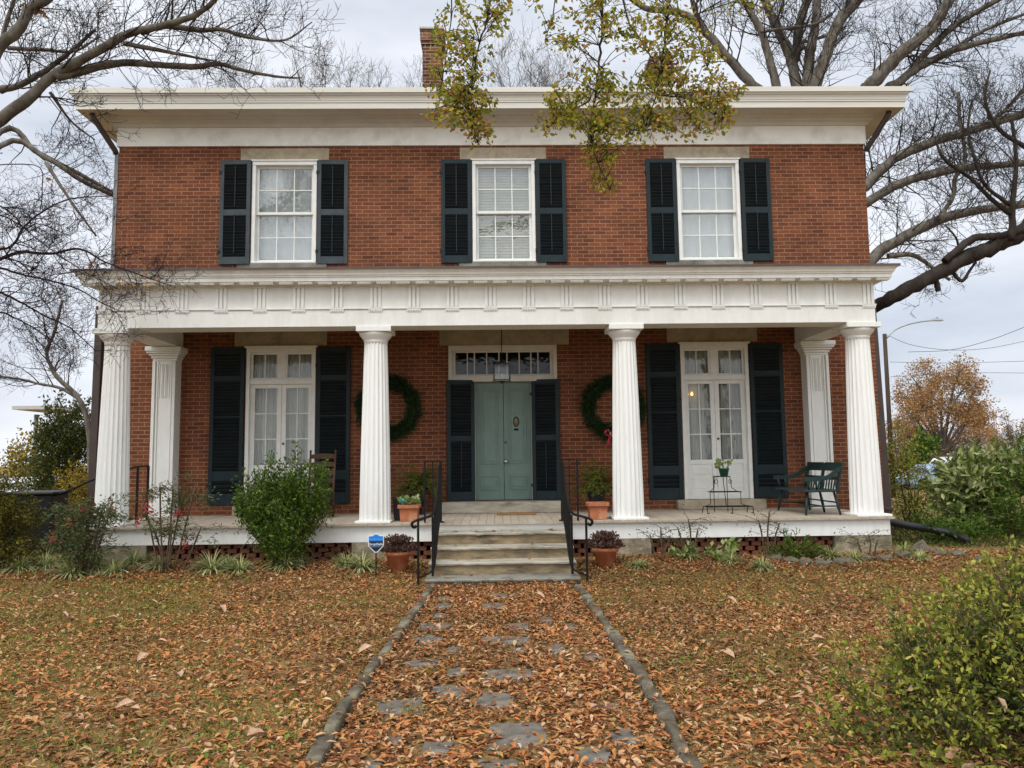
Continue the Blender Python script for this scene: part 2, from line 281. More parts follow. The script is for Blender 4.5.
MAT = dict(
    brick=brickmat('house_brick', (.208, .069, .030), (.125, .041, .022), (.31, .185, .12), bw=.188, rh=.0632, ms=.0062, pale=.4), chimney=brickmat('chimney_brick', (.20, .075, .042), (.05, .026, .022), (.33, .24, .17), ms=.009),
    pierced=surf('pierced_brick', (.21, .085, .05), (.12, .05, .034), 14, .9, .1, .5, 60),
    white=surf('white_paint', (.82, .82, .785), (.76, .76, .72), 5, .55, .25, .08, 30, c3=(.70, .695, .64), s3=.9, stretch=(2.5, 2.5, .8)),
    column=surf('column_paint', (.85, .85, .82), (.80, .80, .765), 3, .55, .25, .06, 40, c3=(.66, .645, .58), s3=1.2, stretch=(3, 3, .5)),
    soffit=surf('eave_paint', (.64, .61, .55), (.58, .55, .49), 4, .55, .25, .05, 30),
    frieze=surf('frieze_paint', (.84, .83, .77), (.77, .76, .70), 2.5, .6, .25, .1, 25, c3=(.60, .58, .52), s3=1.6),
    crown=surf('gutter_paint', (.67, .645, .575), (.61, .585, .52), 3, .45, .3, .04, 30, stretch=(.3, 1, 3)),
    trim=surf('window_paint', (.80, .80, .76), (.73, .73, .69), 8, .4, .35, .04, 40),
    shutter=surf('shutter_paint', (.017, .029, .034), (.012, .021, .025), 5, .5, .2, .05, 60),
    shutterpale=surf('paler_shutter_paint', (.062, .076, .083), (.042, .054, .06), 6, .6, .2, .06, 50),  # paler, greyer shutter colour for the left upper pair only
    louvre=surf('louvre_paint', (.012, .018, .021), (.008, .012, .015), 8, .55, .3),
    door=surf('door_paint', (.165, .245, .21), (.135, .205, .175), 4, .4, .35, .03, 50),
    stone=surf('lintel_stone', (.42, .36, .26), (.33, .28, .2), 7, .85, .15, .35, 45, c3=(.24, .2, .14), s3=3),
    pier=surf('pier_stone', (.36, .31, .215), (.20, .17, .115), 9, .9, .12, .9, 18, c3=(.14, .125, .09), s3=4),
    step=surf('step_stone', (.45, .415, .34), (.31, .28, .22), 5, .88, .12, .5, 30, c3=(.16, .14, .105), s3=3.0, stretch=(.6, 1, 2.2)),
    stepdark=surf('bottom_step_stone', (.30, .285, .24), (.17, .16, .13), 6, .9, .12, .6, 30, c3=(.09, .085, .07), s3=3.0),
    floor=surf('porch_boards', (.47, .40, .32), (.38, .32, .25), 9, .65, .15, .1, 60, stretch=(1, .15, 1)),
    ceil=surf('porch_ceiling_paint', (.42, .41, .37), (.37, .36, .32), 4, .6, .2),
    brown=surf('brown_metal', (.062, .042, .034), (.045, .03, .025), 5, .4, .4, metal=.0),
    greypipe=surf('grey_metal', (.22, .22, .22), (.16, .16, .16), 5, .5, .4),
    roof=surf('roof_metal', (.10, .075, .07), (.07, .05, .05), 3, .5, .4),
    iron=surf('black_iron', (.010, .010, .010), (.006, .006, .006), 20, .55, .2, .08, 90),
    glass=glassmat('window_glass', base=.10, wavy=.16), frenchglass=glassmat('french_window_glass', base=.02, wavy=.1), lanternglass=glassmat('lantern_glass', base=.0, wavy=.05), darkglass=glassmat('transom_glass', (.4, .43, .44), .012),
    curtain=fabric('white_curtain', (.66, .64, .58), (.44, .425, .38), 26), blind=surf('white_blind', (.80, .81, .80), (.72, .73, .72), 2, .8, .1),
    blind2=surf('cream_blind', (.74, .70, .58), (.66, .62, .51), 3, .8, .1, stretch=(.2, 1, 18)),
    riser=surf('brown_riser_stone', (.33, .255, .155), (.20, .15, .09), 5, .92, .08, .5, 30, c3=(.095, .08, .06), s3=3.5, stretch=(.7, 1, 2.5)),  # browner and darker than the tread stone, for the riser faces
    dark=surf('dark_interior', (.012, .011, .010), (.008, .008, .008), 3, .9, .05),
    brass=surf('aged_brass', (.20, .15, .09), (.10, .08, .05), 20, .4, .5, metal=.6), steel=surf('polished_knob', (.7, .68, .62), None, 9, .2, .5, metal=1),
    terra=surf('terracotta', (.46, .17, .085), (.36, .125, .06), 10, .85, .12, .15, 50, c3=(.5, .27, .17), s3=6),
    urn=surf('black_urn', (.014, .014, .016), (.008, .008, .009), 12, .4, .4), soil=surf('potting_soil', (.035, .024, .016), None, 30, .95, .05, .6, 60),
    benchgreen=surf('bench_green_paint', (.014, .036, .034), (.010, .026, .025), 8, .45, .35, .06, 60), potgreen=surf('green_plastic', (.012, .10, .05), None, 6, .4, .4),
    wood=surf('chair_wood', (.10, .055, .032), (.065, .036, .022), 12, .6, .25, stretch=(1, 1, .1)), rush=surf('rush_seat', (.3, .2, .1), (.2, .13, .06), 40, .85, .1),
    mat=surf('coir_mat', (.36, .2, .085), (.26, .14, .06), 60, .98, .02, .6, 120), ribbon=surf('red_ribbon', (.42, .02, .03), (.3, .01, .02), 10, .5, .3),
    bark=surf('grey_bark', (.195, .175, .148), (.088, .077, .064), 7, .95, .04, 1.0, 14, stretch=(1, 1, .4), c3=(.07, .055, .042), s3=3),
    darkbark=surf('dark_bark', (.062, .050, .042), (.030, .024, .021), 6, .92, .08, 1.0, 16, stretch=(1, 1, .4)),
    twig=surf('plum_twigs', (.055, .036, .038), (.03, .02, .021), 8, .85, .1), stem=surf('cane_stems', (.13, .095, .06), (.07, .05, .03), 14, .85, .1),
    kerb=surf('path_edging_stone', (.155, .132, .098), (.075, .064, .047), 9, .95, .05, .8, 30, c3=(.24, .23, .16), s3=6), flag=surf('flagstone', (.18, .162, .136), (.10, .09, .076), 9, .92, .08, .7, 26, c3=(.2, .19, .165), s3=5),
    rock=surf('bed_edging_rock', (.19, .165, .125), (.10, .085, .062), 9, .95, .05, .9, 18, c3=(.09, .1, .05), s3=4),
    signblue=surf('sign_blue', (.01, .22, .72), None, 4, .35, .4), signnavy=surf('sign_navy', (.006, .012, .05), None, 4, .35, .4), signwhite=surf('sign_white', (.82, .84, .86), None, 4, .35, .4),
    signpale=surf('sign_pale_blue', (.16, .5, .86), None, 4, .4, .3),
    pipe=surf('corrugated_black_plastic', (.012, .013, .015), None, 9, .4, .4), bin=surf('black_plastic_bin', (.010, .011, .012), None, 8, .45, .35),
    polewood=surf('creosoted_pole', (.085, .06, .045), (.05, .036, .028), 8, .9, .08, .6, 20, stretch=(1, 1, .1)), galv=surf('galvanised_steel', (.36, .37, .38), (.28, .29, .3), 6, .45, .45, metal=.3),
    cable=surf('cable_black', (.035, .036, .04), None, 3, .6, .2), concrete=surf('pale_concrete', (.5, .48, .45), (.42, .4, .37), 3, .85, .1),
    asphalt=surf('asphalt', (.055, .055, .056), (.04, .04, .041), 8, .92, .1, .3, 60),
    cargrey=surf('car_silver', (.38, .39, .41), (.36, .37, .39), 2, .25, .5), carwhite=surf('car_white', (.72, .73, .74), None, 2, .25, .5), carblue=surf('car_pale_blue', (.28, .38, .52), None, 2, .25, .5),
    carglass=surf('car_glass', (.02, .025, .03), None, 2, .08, .6), tyre=surf('tyre_rubber', (.015, .015, .015), None, 12, .9, .1),
)
LEAF = dict(
    litter=leafmat('fallen_oak_leaves', [(.09, .036, .02), (.25, .088, .035), (.42, .155, .052), (.48, .205, .072), (.53, .28, .115), (.34, .122, .043), (.60, .40, .23), (.18, .068, .033), (.41, .245, .08)], .75, .12, .1),
    litter2=leafmat('matted_brown_leaves', [(.08, .036, .02), (.19, .08, .034), (.30, .12, .045), (.38, .18, .07), (.24, .13, .055), (.48, .31, .17), (.13, .055, .028)], .75, .12, .1),
    pale=leafmat('large_pale_leaves', [(.40, .24, .15), (.52, .37, .26), (.46, .30, .19), (.34, .18, .10)], .85, .05, .1),
    grass=leafmat('lawn_grass_blades', [(.10, .13, .025), (.19, .20, .04), (.30, .26, .065), (.42, .33, .11), (.16, .20, .035), (.48, .36, .15), (.32, .25, .075)], .75, .08, .3),
    weeds=leafmat('lawn_weed_leaves', [(.07, .12, .02), (.14, .20, .03), (.24, .28, .05), (.10, .15, .025), (.30, .30, .07)], .6, .12, .25),
    liri=leafmat('variegated_liriope', [(.10, .15, .03), (.27, .32, .10), (.46, .48, .22), (.58, .56, .31), (.16, .22, .05)], .65, .1, .25),
    oak=leafmat('oak_autumn_leaves', [(.13, .16, .024), (.21, .23, .03), (.37, .35, .04), (.56, .44, .055), (.15, .19, .026), (.28, .29, .034), (.54, .32, .06), (.18, .21, .026)], .55, .12, .5),
    oakorange=leafmat('oak_orange_tips', [(.16, .15, .03), (.42, .26, .05), (.46, .20, .05), (.32, .12, .04), (.38, .28, .06)], .55, .25, .35),
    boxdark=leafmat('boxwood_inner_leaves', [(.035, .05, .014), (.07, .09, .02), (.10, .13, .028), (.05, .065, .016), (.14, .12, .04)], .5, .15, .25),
    box=leafmat('boxwood_leaves', [(.10, .13, .02), (.19, .22, .032), (.30, .32, .05), (.46, .44, .07), (.13, .165, .026), (.24, .265, .04), (.52, .46, .12)], .5, .15, .35),
    holly=leafmat('dark_evergreen_leaves', [(.035, .07, .012), (.075, .14, .02), (.13, .21, .028), (.045, .09, .014), (.19, .27, .04)], .5, .15, .3),
    nandina=leafmat('nandina_leaves', [(.04, .075, .03), (.09, .13, .05), (.14, .18, .07), (.06, .095, .04), (.22, .09, .05)], .55, .15, .25),
    berry=leafmat('red_berries', [(.35, .02, .02), (.5, .03, .03), (.26, .015, .02)], .3, .5, 0),
    gold=leafmat('golden_evergreen', [(.035, .045, .01), (.08, .08, .014), (.17, .14, .02), (.05, .06, .012), (.24, .18, .028)], .6, .1, .2),
    yellow=leafmat('yellow_autumn_shrub', [(.2, .16, .02), (.42, .30, .03), (.30, .22, .03), (.12, .13, .03), (.4, .2, .03)], .6, .2, .3),
    rust=leafmat('rusty_autumn_leaves', [(.30, .15, .06), (.50, .26, .10), (.42, .25, .11), (.26, .16, .08), (.40, .28, .14), (.56, .31, .11)], .75, .08, .3),
    magnolia=leafmat('glossy_laurel_leaves', [(.07, .11, .02), (.19, .25, .06), (.33, .38, .12), (.52, .54, .28), (.12, .16, .035)], .45, .2, .25),
    fern=leafmat('fern_fronds', [(.07, .12, .02), (.14, .19, .03), (.22, .24, .04), (.26, .2, .045)], .6, .1, .35),
    mum=leafmat('dried_chrysanthemum', [(.05, .028, .022), (.1, .055, .042), (.15, .085, .065), (.2, .12, .09)], .85, .1, .1),
    wreath=leafmat('wreath_needles', [(.012, .03, .010), (.022, .052, .016), (.04, .08, .024), (.015, .036, .012)], .6, .2, 0),
    pothos=leafmat('pothos_leaves', [(.12, .2, .04), (.3, .38, .12), (.5, .55, .28), (.2, .3, .07)], .4, .35, .3),
    redleaf=leafmat('reddish_ground_leaves', [(.2, .03, .035), (.3, .06, .06), (.14, .05, .04)], .6, .2, .2),
    purple=leafmat('plum_buds', [(.12, .04, .05), (.2, .06, .06), (.3, .12, .05)], .7, .2, .2),
)
# ------------------------------------------------------------------ the ground
def sm(t): t = np.clip(t, 0, 1); return t * t * (3 - 2 * t)
def hg(x, y):
    x = np.asarray(x, float); y = np.asarray(y, float)
    bank = .14 * sm((y + 3.6) / 1.5) * np.maximum(sm((np.abs(x) - .9) / .5), sm((y + 2.3) / .3))
    crown_ = .035 * sm((np.abs(x) - .85) / .25) * sm((-3.0 - y) / .6)
    far = -.75 * sm((y - 9) / 16) - .3 * sm((y - 30) / 60)
    lump = .018 * np.sin(1.9 * x + .7) * np.sin(1.6 * y + 1.1) * sm((np.abs(x) - 1) / .5)
    return bank + crown_ + far + lump
def gz(x, y): return float(hg(x, y))
def vnoise(x, y, s, seed=0):
    r = np.random.default_rng(seed); G = r.random((64, 64)); u = x * s; v = y * s
    i = np.floor(u).astype(int); j = np.floor(v).astype(int); a = sm(u - i); b = sm(v - j)
    g = lambda p, q: G[p % 64, q % 64]
    return (g(i, j) * (1 - a) + g(i + 1, j) * a) * (1 - b) + (g(i, j + 1) * (1 - a) + g(i + 1, j + 1) * a) * b

def ground():
    xs = np.concatenate([np.linspace(-600, -60, 10), np.linspace(-50, -14, 10), np.arange(-12, 12.01, .15), np.linspace(14, 50, 10), np.linspace(60, 600, 10)])
    ys = np.concatenate([np.linspace(-120, -20, 6), np.arange(-14, 4.01, .15), np.linspace(5, 60, 30), np.linspace(75, 900, 12)])
    X, Y = np.meshgrid(xs, ys); Z = hg(X, Y)
    near = (np.abs(X) < 12) & (Y < 4) & (Y > -14)
    Z = Z + np.where(near, .012 * (vnoise(X, Y, 3.0, 5) - .5), 0)
    nx, ny = len(xs), len(ys); V = np.stack([X, Y, Z], -1).reshape(-1, 3)
    idx = np.arange(nx * ny).reshape(ny, nx); a = idx[:-1, :-1].ravel(); b = idx[:-1, 1:].ravel(); c = idx[1:, 1:].ravel(); d = idx[1:, :-1].ravel()
    m, t, bs, N, L = newmat('lawn_soil'); setp(bs, .95, .08)
    co = N('ShaderNodeTexCoord'); n1 = N('ShaderNodeTexNoise'); n1.inputs['Scale'].default_value = 1.1; n1.inputs['Detail'].default_value = 8; n1.inputs['Roughness'].default_value = .7; L(co.outputs['Object'], n1.inputs[0])
    n2 = N('ShaderNodeTexNoise'); n2.inputs['Scale'].default_value = 42; n2.inputs['Detail'].default_value = 5; L(co.outputs['Object'], n2.inputs[0])
    r1 = N('ShaderNodeValToRGB'); r1.color_ramp.elements[0].position = .4; r1.color_ramp.elements[1].position = .62
    r1.color_ramp.elements[0].color = (.25, .155, .06, 1); r1.color_ramp.elements[1].color = (.19, .17, .05, 1); L(n1.outputs[0], r1.inputs[0])
    r2 = N('ShaderNodeValToRGB'); r2.color_ramp.elements[0].position = .35; r2.color_ramp.elements[1].position = .7
    r2.color_ramp.elements[0].color = (.07, .046, .026, 1); r2.color_ramp.elements[1].color = (.36, .22, .10, 1); L(n2.outputs[0], r2.inputs[0])
    q = N('ShaderNodeMix'); q.data_type = 'RGBA'; q.inputs['Factor'].default_value = .5; L(r1.outputs[0], q.inputs['A']); L(r2.outputs[0], q.inputs['B']); L(q.outputs['Result'], bs.inputs['Base Color'])
    bp = N('ShaderNodeBump'); bp.inputs['Strength'].default_value = .8; bp.inputs['Distance'].default_value = .03; L(n2.outputs[0], bp.inputs['Height']); L(bp.outputs[0], bs.inputs['Normal'])
    o = np_mesh('ground', V, np.concatenate([np.stack([a, b, c], 1), np.stack([a, c, d], 1)]), m, smooth=True); tag(o, kind='structure')
ground()
def strip(name, pts, width, m, dz):
    mb = MB()
    for (a, b) in zip(pts[:-1], pts[1:]):
        a = Vector((a[0], a[1], 0)); b = Vector((b[0], b[1], 0)); d = (b - a); n = int(max(1, d.length // 1.5)); s = Vector((-d.y, d.x, 0)).normalized() * width / 2
        for i in range(n):
            p = a + d * (i / n); q = a + d * ((i + 1) / n)
            mb.face([(v.x, v.y, gz(v.x, v.y) + dz) for v in (p - s, q - s, q + s, p + s)][::-1])
    return tag(mb.build(name, m), kind='structure')
# a street beyond the shrubs with a pale pavement in front of it
strip('street', [(-120, 38), (160, 38)], 11, MAT['asphalt'], .03)
strip('pavement', [(6.5, 14), (60, 15.5)], 1.5, MAT['concrete'], .03)

# ------------------------------------------------------------------ the house
HW = 6.1; ZB, ZF, ZT = 6.555, 6.86, 7.27; HD = 9.0; FZ = .617
house = empty('brick_house', (0, 0, 0), 0, 'two storey red brick house with white columned front porch and dark shutters', 'house')
XS = -.06
OPEN_UP = [(-3.94, -2.90), (-.38, .64), (2.97, 4.0)]
UZ0, UZ1 = 4.61, 6.31
FRL, FRR = (-3.97, -2.88), (2.93, 4.02)
FRZ0, FRZ1 = .77, 3.24
DX0, DX1, DZ0, DZ1 = -.78, .95, .79, 3.25
def wall():
    mb = MB(); ops = [(a, b, UZ0, UZ1) for a, b in OPEN_UP] + [FRL + (FRZ0, FRZ1), FRR + (FRZ0, FRZ1), (DX0, DX1, DZ0, DZ1)]
    xs = sorted({-HW, HW} | {v for o in ops for v in o[:2]}); zs = sorted({0.0, ZB} | {v for o in ops for v in o[2:]})
    for i in range(len(xs) - 1):
        for j in range(len(zs) - 1):
            cx, cz = (xs[i] + xs[i + 1]) / 2, (zs[j] + zs[j + 1]) / 2
            if any(o[0] < cx < o[1] and o[2] < cz < o[3] for o in ops): continue
            mb.face([(xs[i], 0, zs[j]), (xs[i + 1], 0, zs[j]), (xs[i + 1], 0, zs[j + 1]), (xs[i], 0, zs[j + 1])])
    T = .3
    for x0, x1, z0, z1 in ops:
        mb.face([(x0, 0, z0), (x0, 0, z1), (x0, T, z1), (x0, T, z0)]); mb.face([(x1, 0, z0), (x1, T, z0), (x1, T, z1), (x1, 0, z1)])
        mb.face([(x0, 0, z1), (x1, 0, z1), (x1, T, z1), (x0, T, z1)]); mb.face([(x0, 0, z0), (x0, T, z0), (x1, T, z0), (x1, 0, z0)])
    mb.face([(-HW, HD, 0), (-HW, 0, 0), (-HW, 0, ZB), (-HW, HD, ZB)]); mb.face([(HW, 0, 0), (HW, HD, 0), (HW, HD, ZB), (HW, 0, ZB)])
    mb.face([(HW, HD, 0), (-HW, HD, 0), (-HW, HD, ZB), (HW, HD, ZB)])
    return mb.build('wall', MAT['brick'], house)
wall()
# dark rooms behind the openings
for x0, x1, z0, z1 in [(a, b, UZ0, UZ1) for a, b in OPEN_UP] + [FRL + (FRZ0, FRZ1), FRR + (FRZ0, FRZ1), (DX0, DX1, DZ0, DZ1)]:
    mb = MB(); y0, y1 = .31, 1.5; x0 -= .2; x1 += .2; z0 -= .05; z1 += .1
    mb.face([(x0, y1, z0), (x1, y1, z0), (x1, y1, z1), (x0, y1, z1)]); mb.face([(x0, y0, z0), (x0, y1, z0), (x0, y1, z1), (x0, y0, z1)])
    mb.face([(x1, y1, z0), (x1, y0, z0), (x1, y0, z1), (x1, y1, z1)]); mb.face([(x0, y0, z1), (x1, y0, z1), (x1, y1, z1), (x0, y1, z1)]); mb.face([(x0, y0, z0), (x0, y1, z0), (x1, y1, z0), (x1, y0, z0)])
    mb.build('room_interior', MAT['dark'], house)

def ring(mb, prof, hx, y_front, y_back, cx=0.0, sides=4, sm_=False):
    """sweep a profile of (overhang, z) points round a rectangle"""
    def cor(o, z): return [(cx - hx - o, y_back + o, z), (cx - hx - o, y_front - o, z), (cx + hx + o, y_front - o, z), (cx + hx + o, y_back + o, z)]
    for (o0, z0), (o1, z1) in zip(prof[:-1], prof[1:]):
        A = cor(o0, z0); B = cor(o1, z1)
        for k in range(sides):
            j = (k + 1) % 4; mb.face([A[k], A[j], B[j], B[k]], False)
# frieze board, bed moulding, soffit, cornice, roof
mb = MB(); ring(mb, [(0.0, ZB - .004), (.03, ZB), (.03, ZF), (0, ZF)], HW, 0, HD); mb.build('frieze_board', MAT['frieze'], house)
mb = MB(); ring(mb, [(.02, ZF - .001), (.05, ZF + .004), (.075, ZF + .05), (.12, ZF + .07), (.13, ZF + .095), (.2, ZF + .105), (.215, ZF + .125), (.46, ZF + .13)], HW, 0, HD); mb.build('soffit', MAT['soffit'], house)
mb = MB(); ring(mb, [(.455, ZF + .129), (.47, ZF + .115), (.47, 7.065), (.482, 7.072), (.482, 7.095), (.488, 7.10), (.492, 7.135), (.503, 7.165), (.516, 7.178), (.525, 7.18), (.525, 7.2), (.55, 7.205), (.55, 7.285), (.53, 7.29)], HW, 0, HD); mb.build('cornice', MAT['crown'], house)
mb = MB(); o = .535; zr = 7.28
A = [(-HW - o, -o, zr), (HW + o, -o, zr), (HW + o, HD + o, zr), (-HW - o, HD + o, zr)]; r0, r1 = (-2.6, HD / 2, 8.3), (2.6, HD / 2, 8.3)
mb.face([A[0], A[1], r1, r0]); mb.face([A[1], A[2], r1]); mb.face([A[2], A[3], r0, r1]); mb.face([A[3], A[0], r0]); mb.build('roof', MAT['roof'], house)
def chimney(xc, w, ztop, y=3.4):
    mb = MB(); d = .6
    mb.box(xc - w / 2, xc + w / 2, y, y + d, 7.4, ztop - .32)
    mb.box(xc - w / 2 - .02, xc + w / 2 + .02, y - .02, y + d + .02, ztop - .32, ztop - .24); mb.box(xc - w / 2 - .045, xc + w / 2 + .045, y - .045, y + d + .045, ztop - .24, ztop - .08)
    mb.box(xc - w / 2 - .02, xc + w / 2 + .02, y - .02, y + d + .02, ztop - .08, ztop)
    o = mb.build('chimney', MAT['chimney'], house); m2 = MB(); m2.box(xc - w / 2 - .06, xc + w / 2 + .06, y - .06, y + d + .06, ztop, ztop + .04); m2.build('cap', MAT['concrete'], o)
chimney(-1.31, .40, 10.52); chimney(3.57, .40, 9.9)

# ---- sash windows upstairs
def sash_window(x0, x1, z0, z1, blind):
    mb = MB(); j = .055
    mb.box(x0, x0 + j, -.02, .14, z0 + .03, z1 - .075); mb.box(x1 - j, x1, -.02, .14, z0 + .03, z1 - .075); mb.box(x0, x1, -.025, .14, z1 - .075, z1); mb.box(x0, x1, -.03, .14, z0, z0 + .03)
    mb.box(x0 - .03, x1 + .03, -.04, 0.02, z1 - .012, z1 + .012)
    wf = mb.build('window', MAT['trim'], house, .004)
    a, b, c, d = x0 + j, x1 - j, z0 + .03, z1 - .075; mid = c + (d - c) * .505
    for (s0, s1, yy) in ((c, mid + .02, .085), (mid - .02, d, .045)):
        sb = MB(); t = .042; sb.box(a, a + t, yy, yy + .035, s0, s1); sb.box(b - t, b, yy, yy + .035, s0, s1); sb.box(a + t, b - t, yy, yy + .035, s0, s0 + .045); sb.box(a + t, b - t, yy, yy + .035, s1 - .04, s1)
        g0, g1, h0, h1 = a + t, b - t, s0 + .045, s1 - .04
        for k in (1, 2):
            x = g0 + (g1 - g0) * k / 3; sb.box(x - .009, x + .009, yy + .005, yy + .03, h0, h1)
        z = (h0 + h1) / 2; sb.box(g0, g1, yy + .006, yy + .029, z - .009, z + .009)
        s = sb.build('sash', MAT['trim'], wf, .003)
        gb = MB(); gb.box(g0, g1, yy + .016, yy + .019, h0, h1); gb.build('glass', MAT['glass'], wf)
    bb = MB(); n = 26
    if blind == 'blind2':
        for i in range(34):
            z = c + (d - c) * i / 34; bb.box(a, b, .16, .175, z, z + (d - c) / 34 - .008, Matrix.Translation((0, 0, 0)))
        bb.box(a, b, .185, .19, c, d)
    else:
        for i in range(n):
            xa = a + (b - a) * i / n; xb = a + (b - a) * (i + 1) / n; ya = .17 + .01 * math.sin(i * 1.3); yb = .17 + .01 * math.sin((i + 1) * 1.3); bb.face([(xa, ya, c), (xb, yb, c), (xb, yb, d), (xa, ya, d)], True)
    bb.build('blind', MAT[blind], wf)
    sl_ = MB(); sl_.box(x0 - .22, x1 + .17, -.03, .1, z0 - .13, z0 - .001); sl_.build('sill', MAT['stepdark'], wf, .006)
    lt = MB(); lt.box(x0 - .2, x1 + .19, -.008, .1, z1 + .013, z1 + .21); lt.build('lintel', MAT['stone'], wf, .004)
for i, (a, b) in enumerate(OPEN_UP): sash_window(a, b, UZ0, UZ1, 'blind2' if i == 1 else 'blind')

# ---- shutters: stiles and rails, louvre slats, tilt rod
def shutter(name, w, h, secs, rods=()):
    """secs: (z0, z1) louvred openings; built at x 0..w, z 0..h, y -.04..0"""
    fb = MB(); st = .062
    fb.box(0, st, -.04, 0, 0, h); fb.box(w - st, w, -.04, 0, 0, h); z = 0
    for a, b in list(secs) + [(h, h)]:
        if a - z > .005: fb.box(st, w - st, -.039, -.001, z, a)
        z = b
    o = fb.build(name, MAT['shutter'], house, .004)
    lb = MB(); rnd = random.Random(7)
    for a, b in secs:
        n = max(2, int((b - a) / .05)); p = (b - a) / n
        for i in range(n):
            zc = a + p * (i + .5); t = R(38 + rnd.uniform(-5, 5))
            M = Matrix.Translation((0, -.02, zc)) @ Matrix.Rotation(t, 4, 'X'); lb.box(st, w - st, -.005, .005, -.03, .03, M)
        lb.box(st, w - st, -.003, -.001, a, b)
    for a, b, xf in rods: lb.box(w * xf - .007, w * xf + .007, -.05, -.036, a, b)
    lb.build('louvres', MAT['louvre'], o)
    for z in (.12 * h, .88 * h):
        hb = MB(); hb.box(-.02, .03, -.045, -.01, z - .025, z + .025); hb.build('hinge', MAT['shutter'], o)
    return o
H1 = UZ1 - UZ0 + .02
up = shutter('shutter', .49, H1, [(.12, .80), (.90, H1 - .07)], [(.18, .82, .5), (.95, H1 - .1, .5)])
first = [up]
def place(proto, x, z, rz=0.0, y=-.004, sx=1):
    if first and proto is first[0]: o = first.pop()
    else: o = copy_tree(proto, house)
    o.location = (x, y, z); o.rotation_euler = (0, 0, R(rz)); o.scale = (sx, 1, 1)
    return o
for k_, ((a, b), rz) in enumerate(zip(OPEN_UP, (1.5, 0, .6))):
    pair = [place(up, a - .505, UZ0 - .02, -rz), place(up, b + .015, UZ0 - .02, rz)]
    if k_ == 0: paler = pair
me = paler[1].data.copy(); me.materials.clear(); me.materials.append(MAT['shutterpale'])
for o in paler: o.data = me; o['label'] = 'faded grey shutter'
H2 = 2.46; tall = shutter('shutter', .53, H2, [(.17, .37), (.52, 1.36), (1.38, 1.93), (2.02, H2 - .08)])
first = [tall]
for a, b in (FRL, FRR):
    place(tall, a - .555, FRZ0 + .01); place(tall, b + .02, FRZ0 + .01)
H3 = 1.90; dsh = shutter('shutter', .445, H3, [(.14, .93), (1.02, H3 - .07)], [(.2, .9, .5)])
first = [dsh]
place(dsh, DX0 - .03, DZ0 + .004, 11, -.05); o = place(dsh, DX1 - .41, DZ0 + .004, -11, .045)

# ---- tall french windows on the porch
def french(x0, x1, z0, z1):
    mb = MB(); j = .055; tz = 2.70
    mb.box(x0, x0 + j, -.03, .14, z0, z1 - .07); mb.box(x1 - j, x1, -.03, .14, z0, z1 - .07); mb.box(x0, x1, -.035, .14, z1 - .07, z1); mb.box(x0 - .03, x1 + .03, -.055, .02, z1 + .001, z1 + .028)
    mb.box(x0 + j, x1 - j, -.01, .13, tz - .04, tz + .04)
    wf = mb.build('french_window', MAT['trim'], house, .004); xm = (x0 + x1) / 2; a, b = x0 + j, x1 - j
    tb = MB(); tb.box(xm - .055, xm + .055, .03, .09, tz + .04, z1 - .07); glass = MB()
    for u, v in ((a, xm - .055), (xm + .055, b)):
        t = .03; c, d = tz + .04, z1 - .07
        tb.box(u, u + t, .04, .08, c, d); tb.box(v - t, v, .04, .08, c, d); tb.box(u + t, v - t, .04, .08, c, c + .03); tb.box(u + t, v - t, .04, .08, d - .03, d)
        m_ = (u + v) / 2; tb.box(m_ - .009, m_ + .009, .045, .075, c + .03, d - .03); glass.box(u + t, v - t, .058, .061, c + .03, d - .03)
    tb.build('transom', MAT['trim'], wf, .003)
    for u, v in ((a, xm - .002), (xm + .002, b)):
        db = MB(); t = .07; c, d = z0, tz - .04; pz = 1.39
        db.box(u, u + t, .04, .085, c, d); db.box(v - t, v, .04, .085, c, d); db.box(u + t, v - t, .041, .084, d - .06, d); db.box(u + t, v - t, .041, .084, pz - .07, pz); db.box(u + t, v - t, .041, .084, c, c + .11)
        db.box(u + t, v - t, .055, .08, c + .11, pz - .07); db.box(u + t + .03, v - t - .03, .048, .056, c + .17, c + .34); db.box(u + t + .03, v - t - .03, .048, .056, c + .39, pz - .12)
        g0, g1, h0, h1 = u + t, v - t, pz, d - .06; m_ = (g0 + g1) / 2
        db.box(m_ - .009, m_ + .009, .047, .079, h0, h1)
        for k in (1, 2):
            z = h0 + (h1 - h0) * k / 3; db.box(g0, g1, .048, .078, z - .009, z + .009)
        db.build('door_leaf', MAT['trim'], wf, .003); glass.box(g0, g1, .06, .063, h0, h1)
    glass.build('glass', MAT['frenchglass'], wf)
    kb = MB(); kb.lathe([(.004, -.03), (.02, -.02), (.02, 0), (.008, .012), (.012, .03)], 10); k = kb.build('handle', MAT['brass'], wf); k.location = (xm + .035, .03, z0 + .95); k.rotation_euler = (R(90), 0, 0)
    cb = MB(); n = 70; rnd = random.Random(int(x0 * 100)); pa = rnd.uniform(0, 6)
    def cy_(x): t = (x - a) / (b - a); return .2 + .016 * math.sin(t * 60 + pa) + .010 * math.sin(t * 113 + 1) + .012 * math.sin(t * 23)
    for u, v in ((a, xm - .02), (xm + .02, b)):
        for i in range(n):
            xa = u + (v - u) * i / n; xb = u + (v - u) * (i + 1) / n; cb.face([(xa, cy_(xa), z0), (xb, cy_(xb), z0), (xb, cy_(xb), z1), (xa, cy_(xa), z1)], True)
    cb.build('curtain', MAT['curtain'], wf)
    lt = MB(); lt.box(x0 - .2, x1 + .17, -.008, .1, z1 + .03, 3.52); lt.build('lintel', MAT['stone'], wf, .004)
    st = MB(); st.box(x0 - .14, x1 + .16, -.14, .05, FZ, z0 - .003); st.build('sill', MAT['stone'], wf, .008)
    return wf
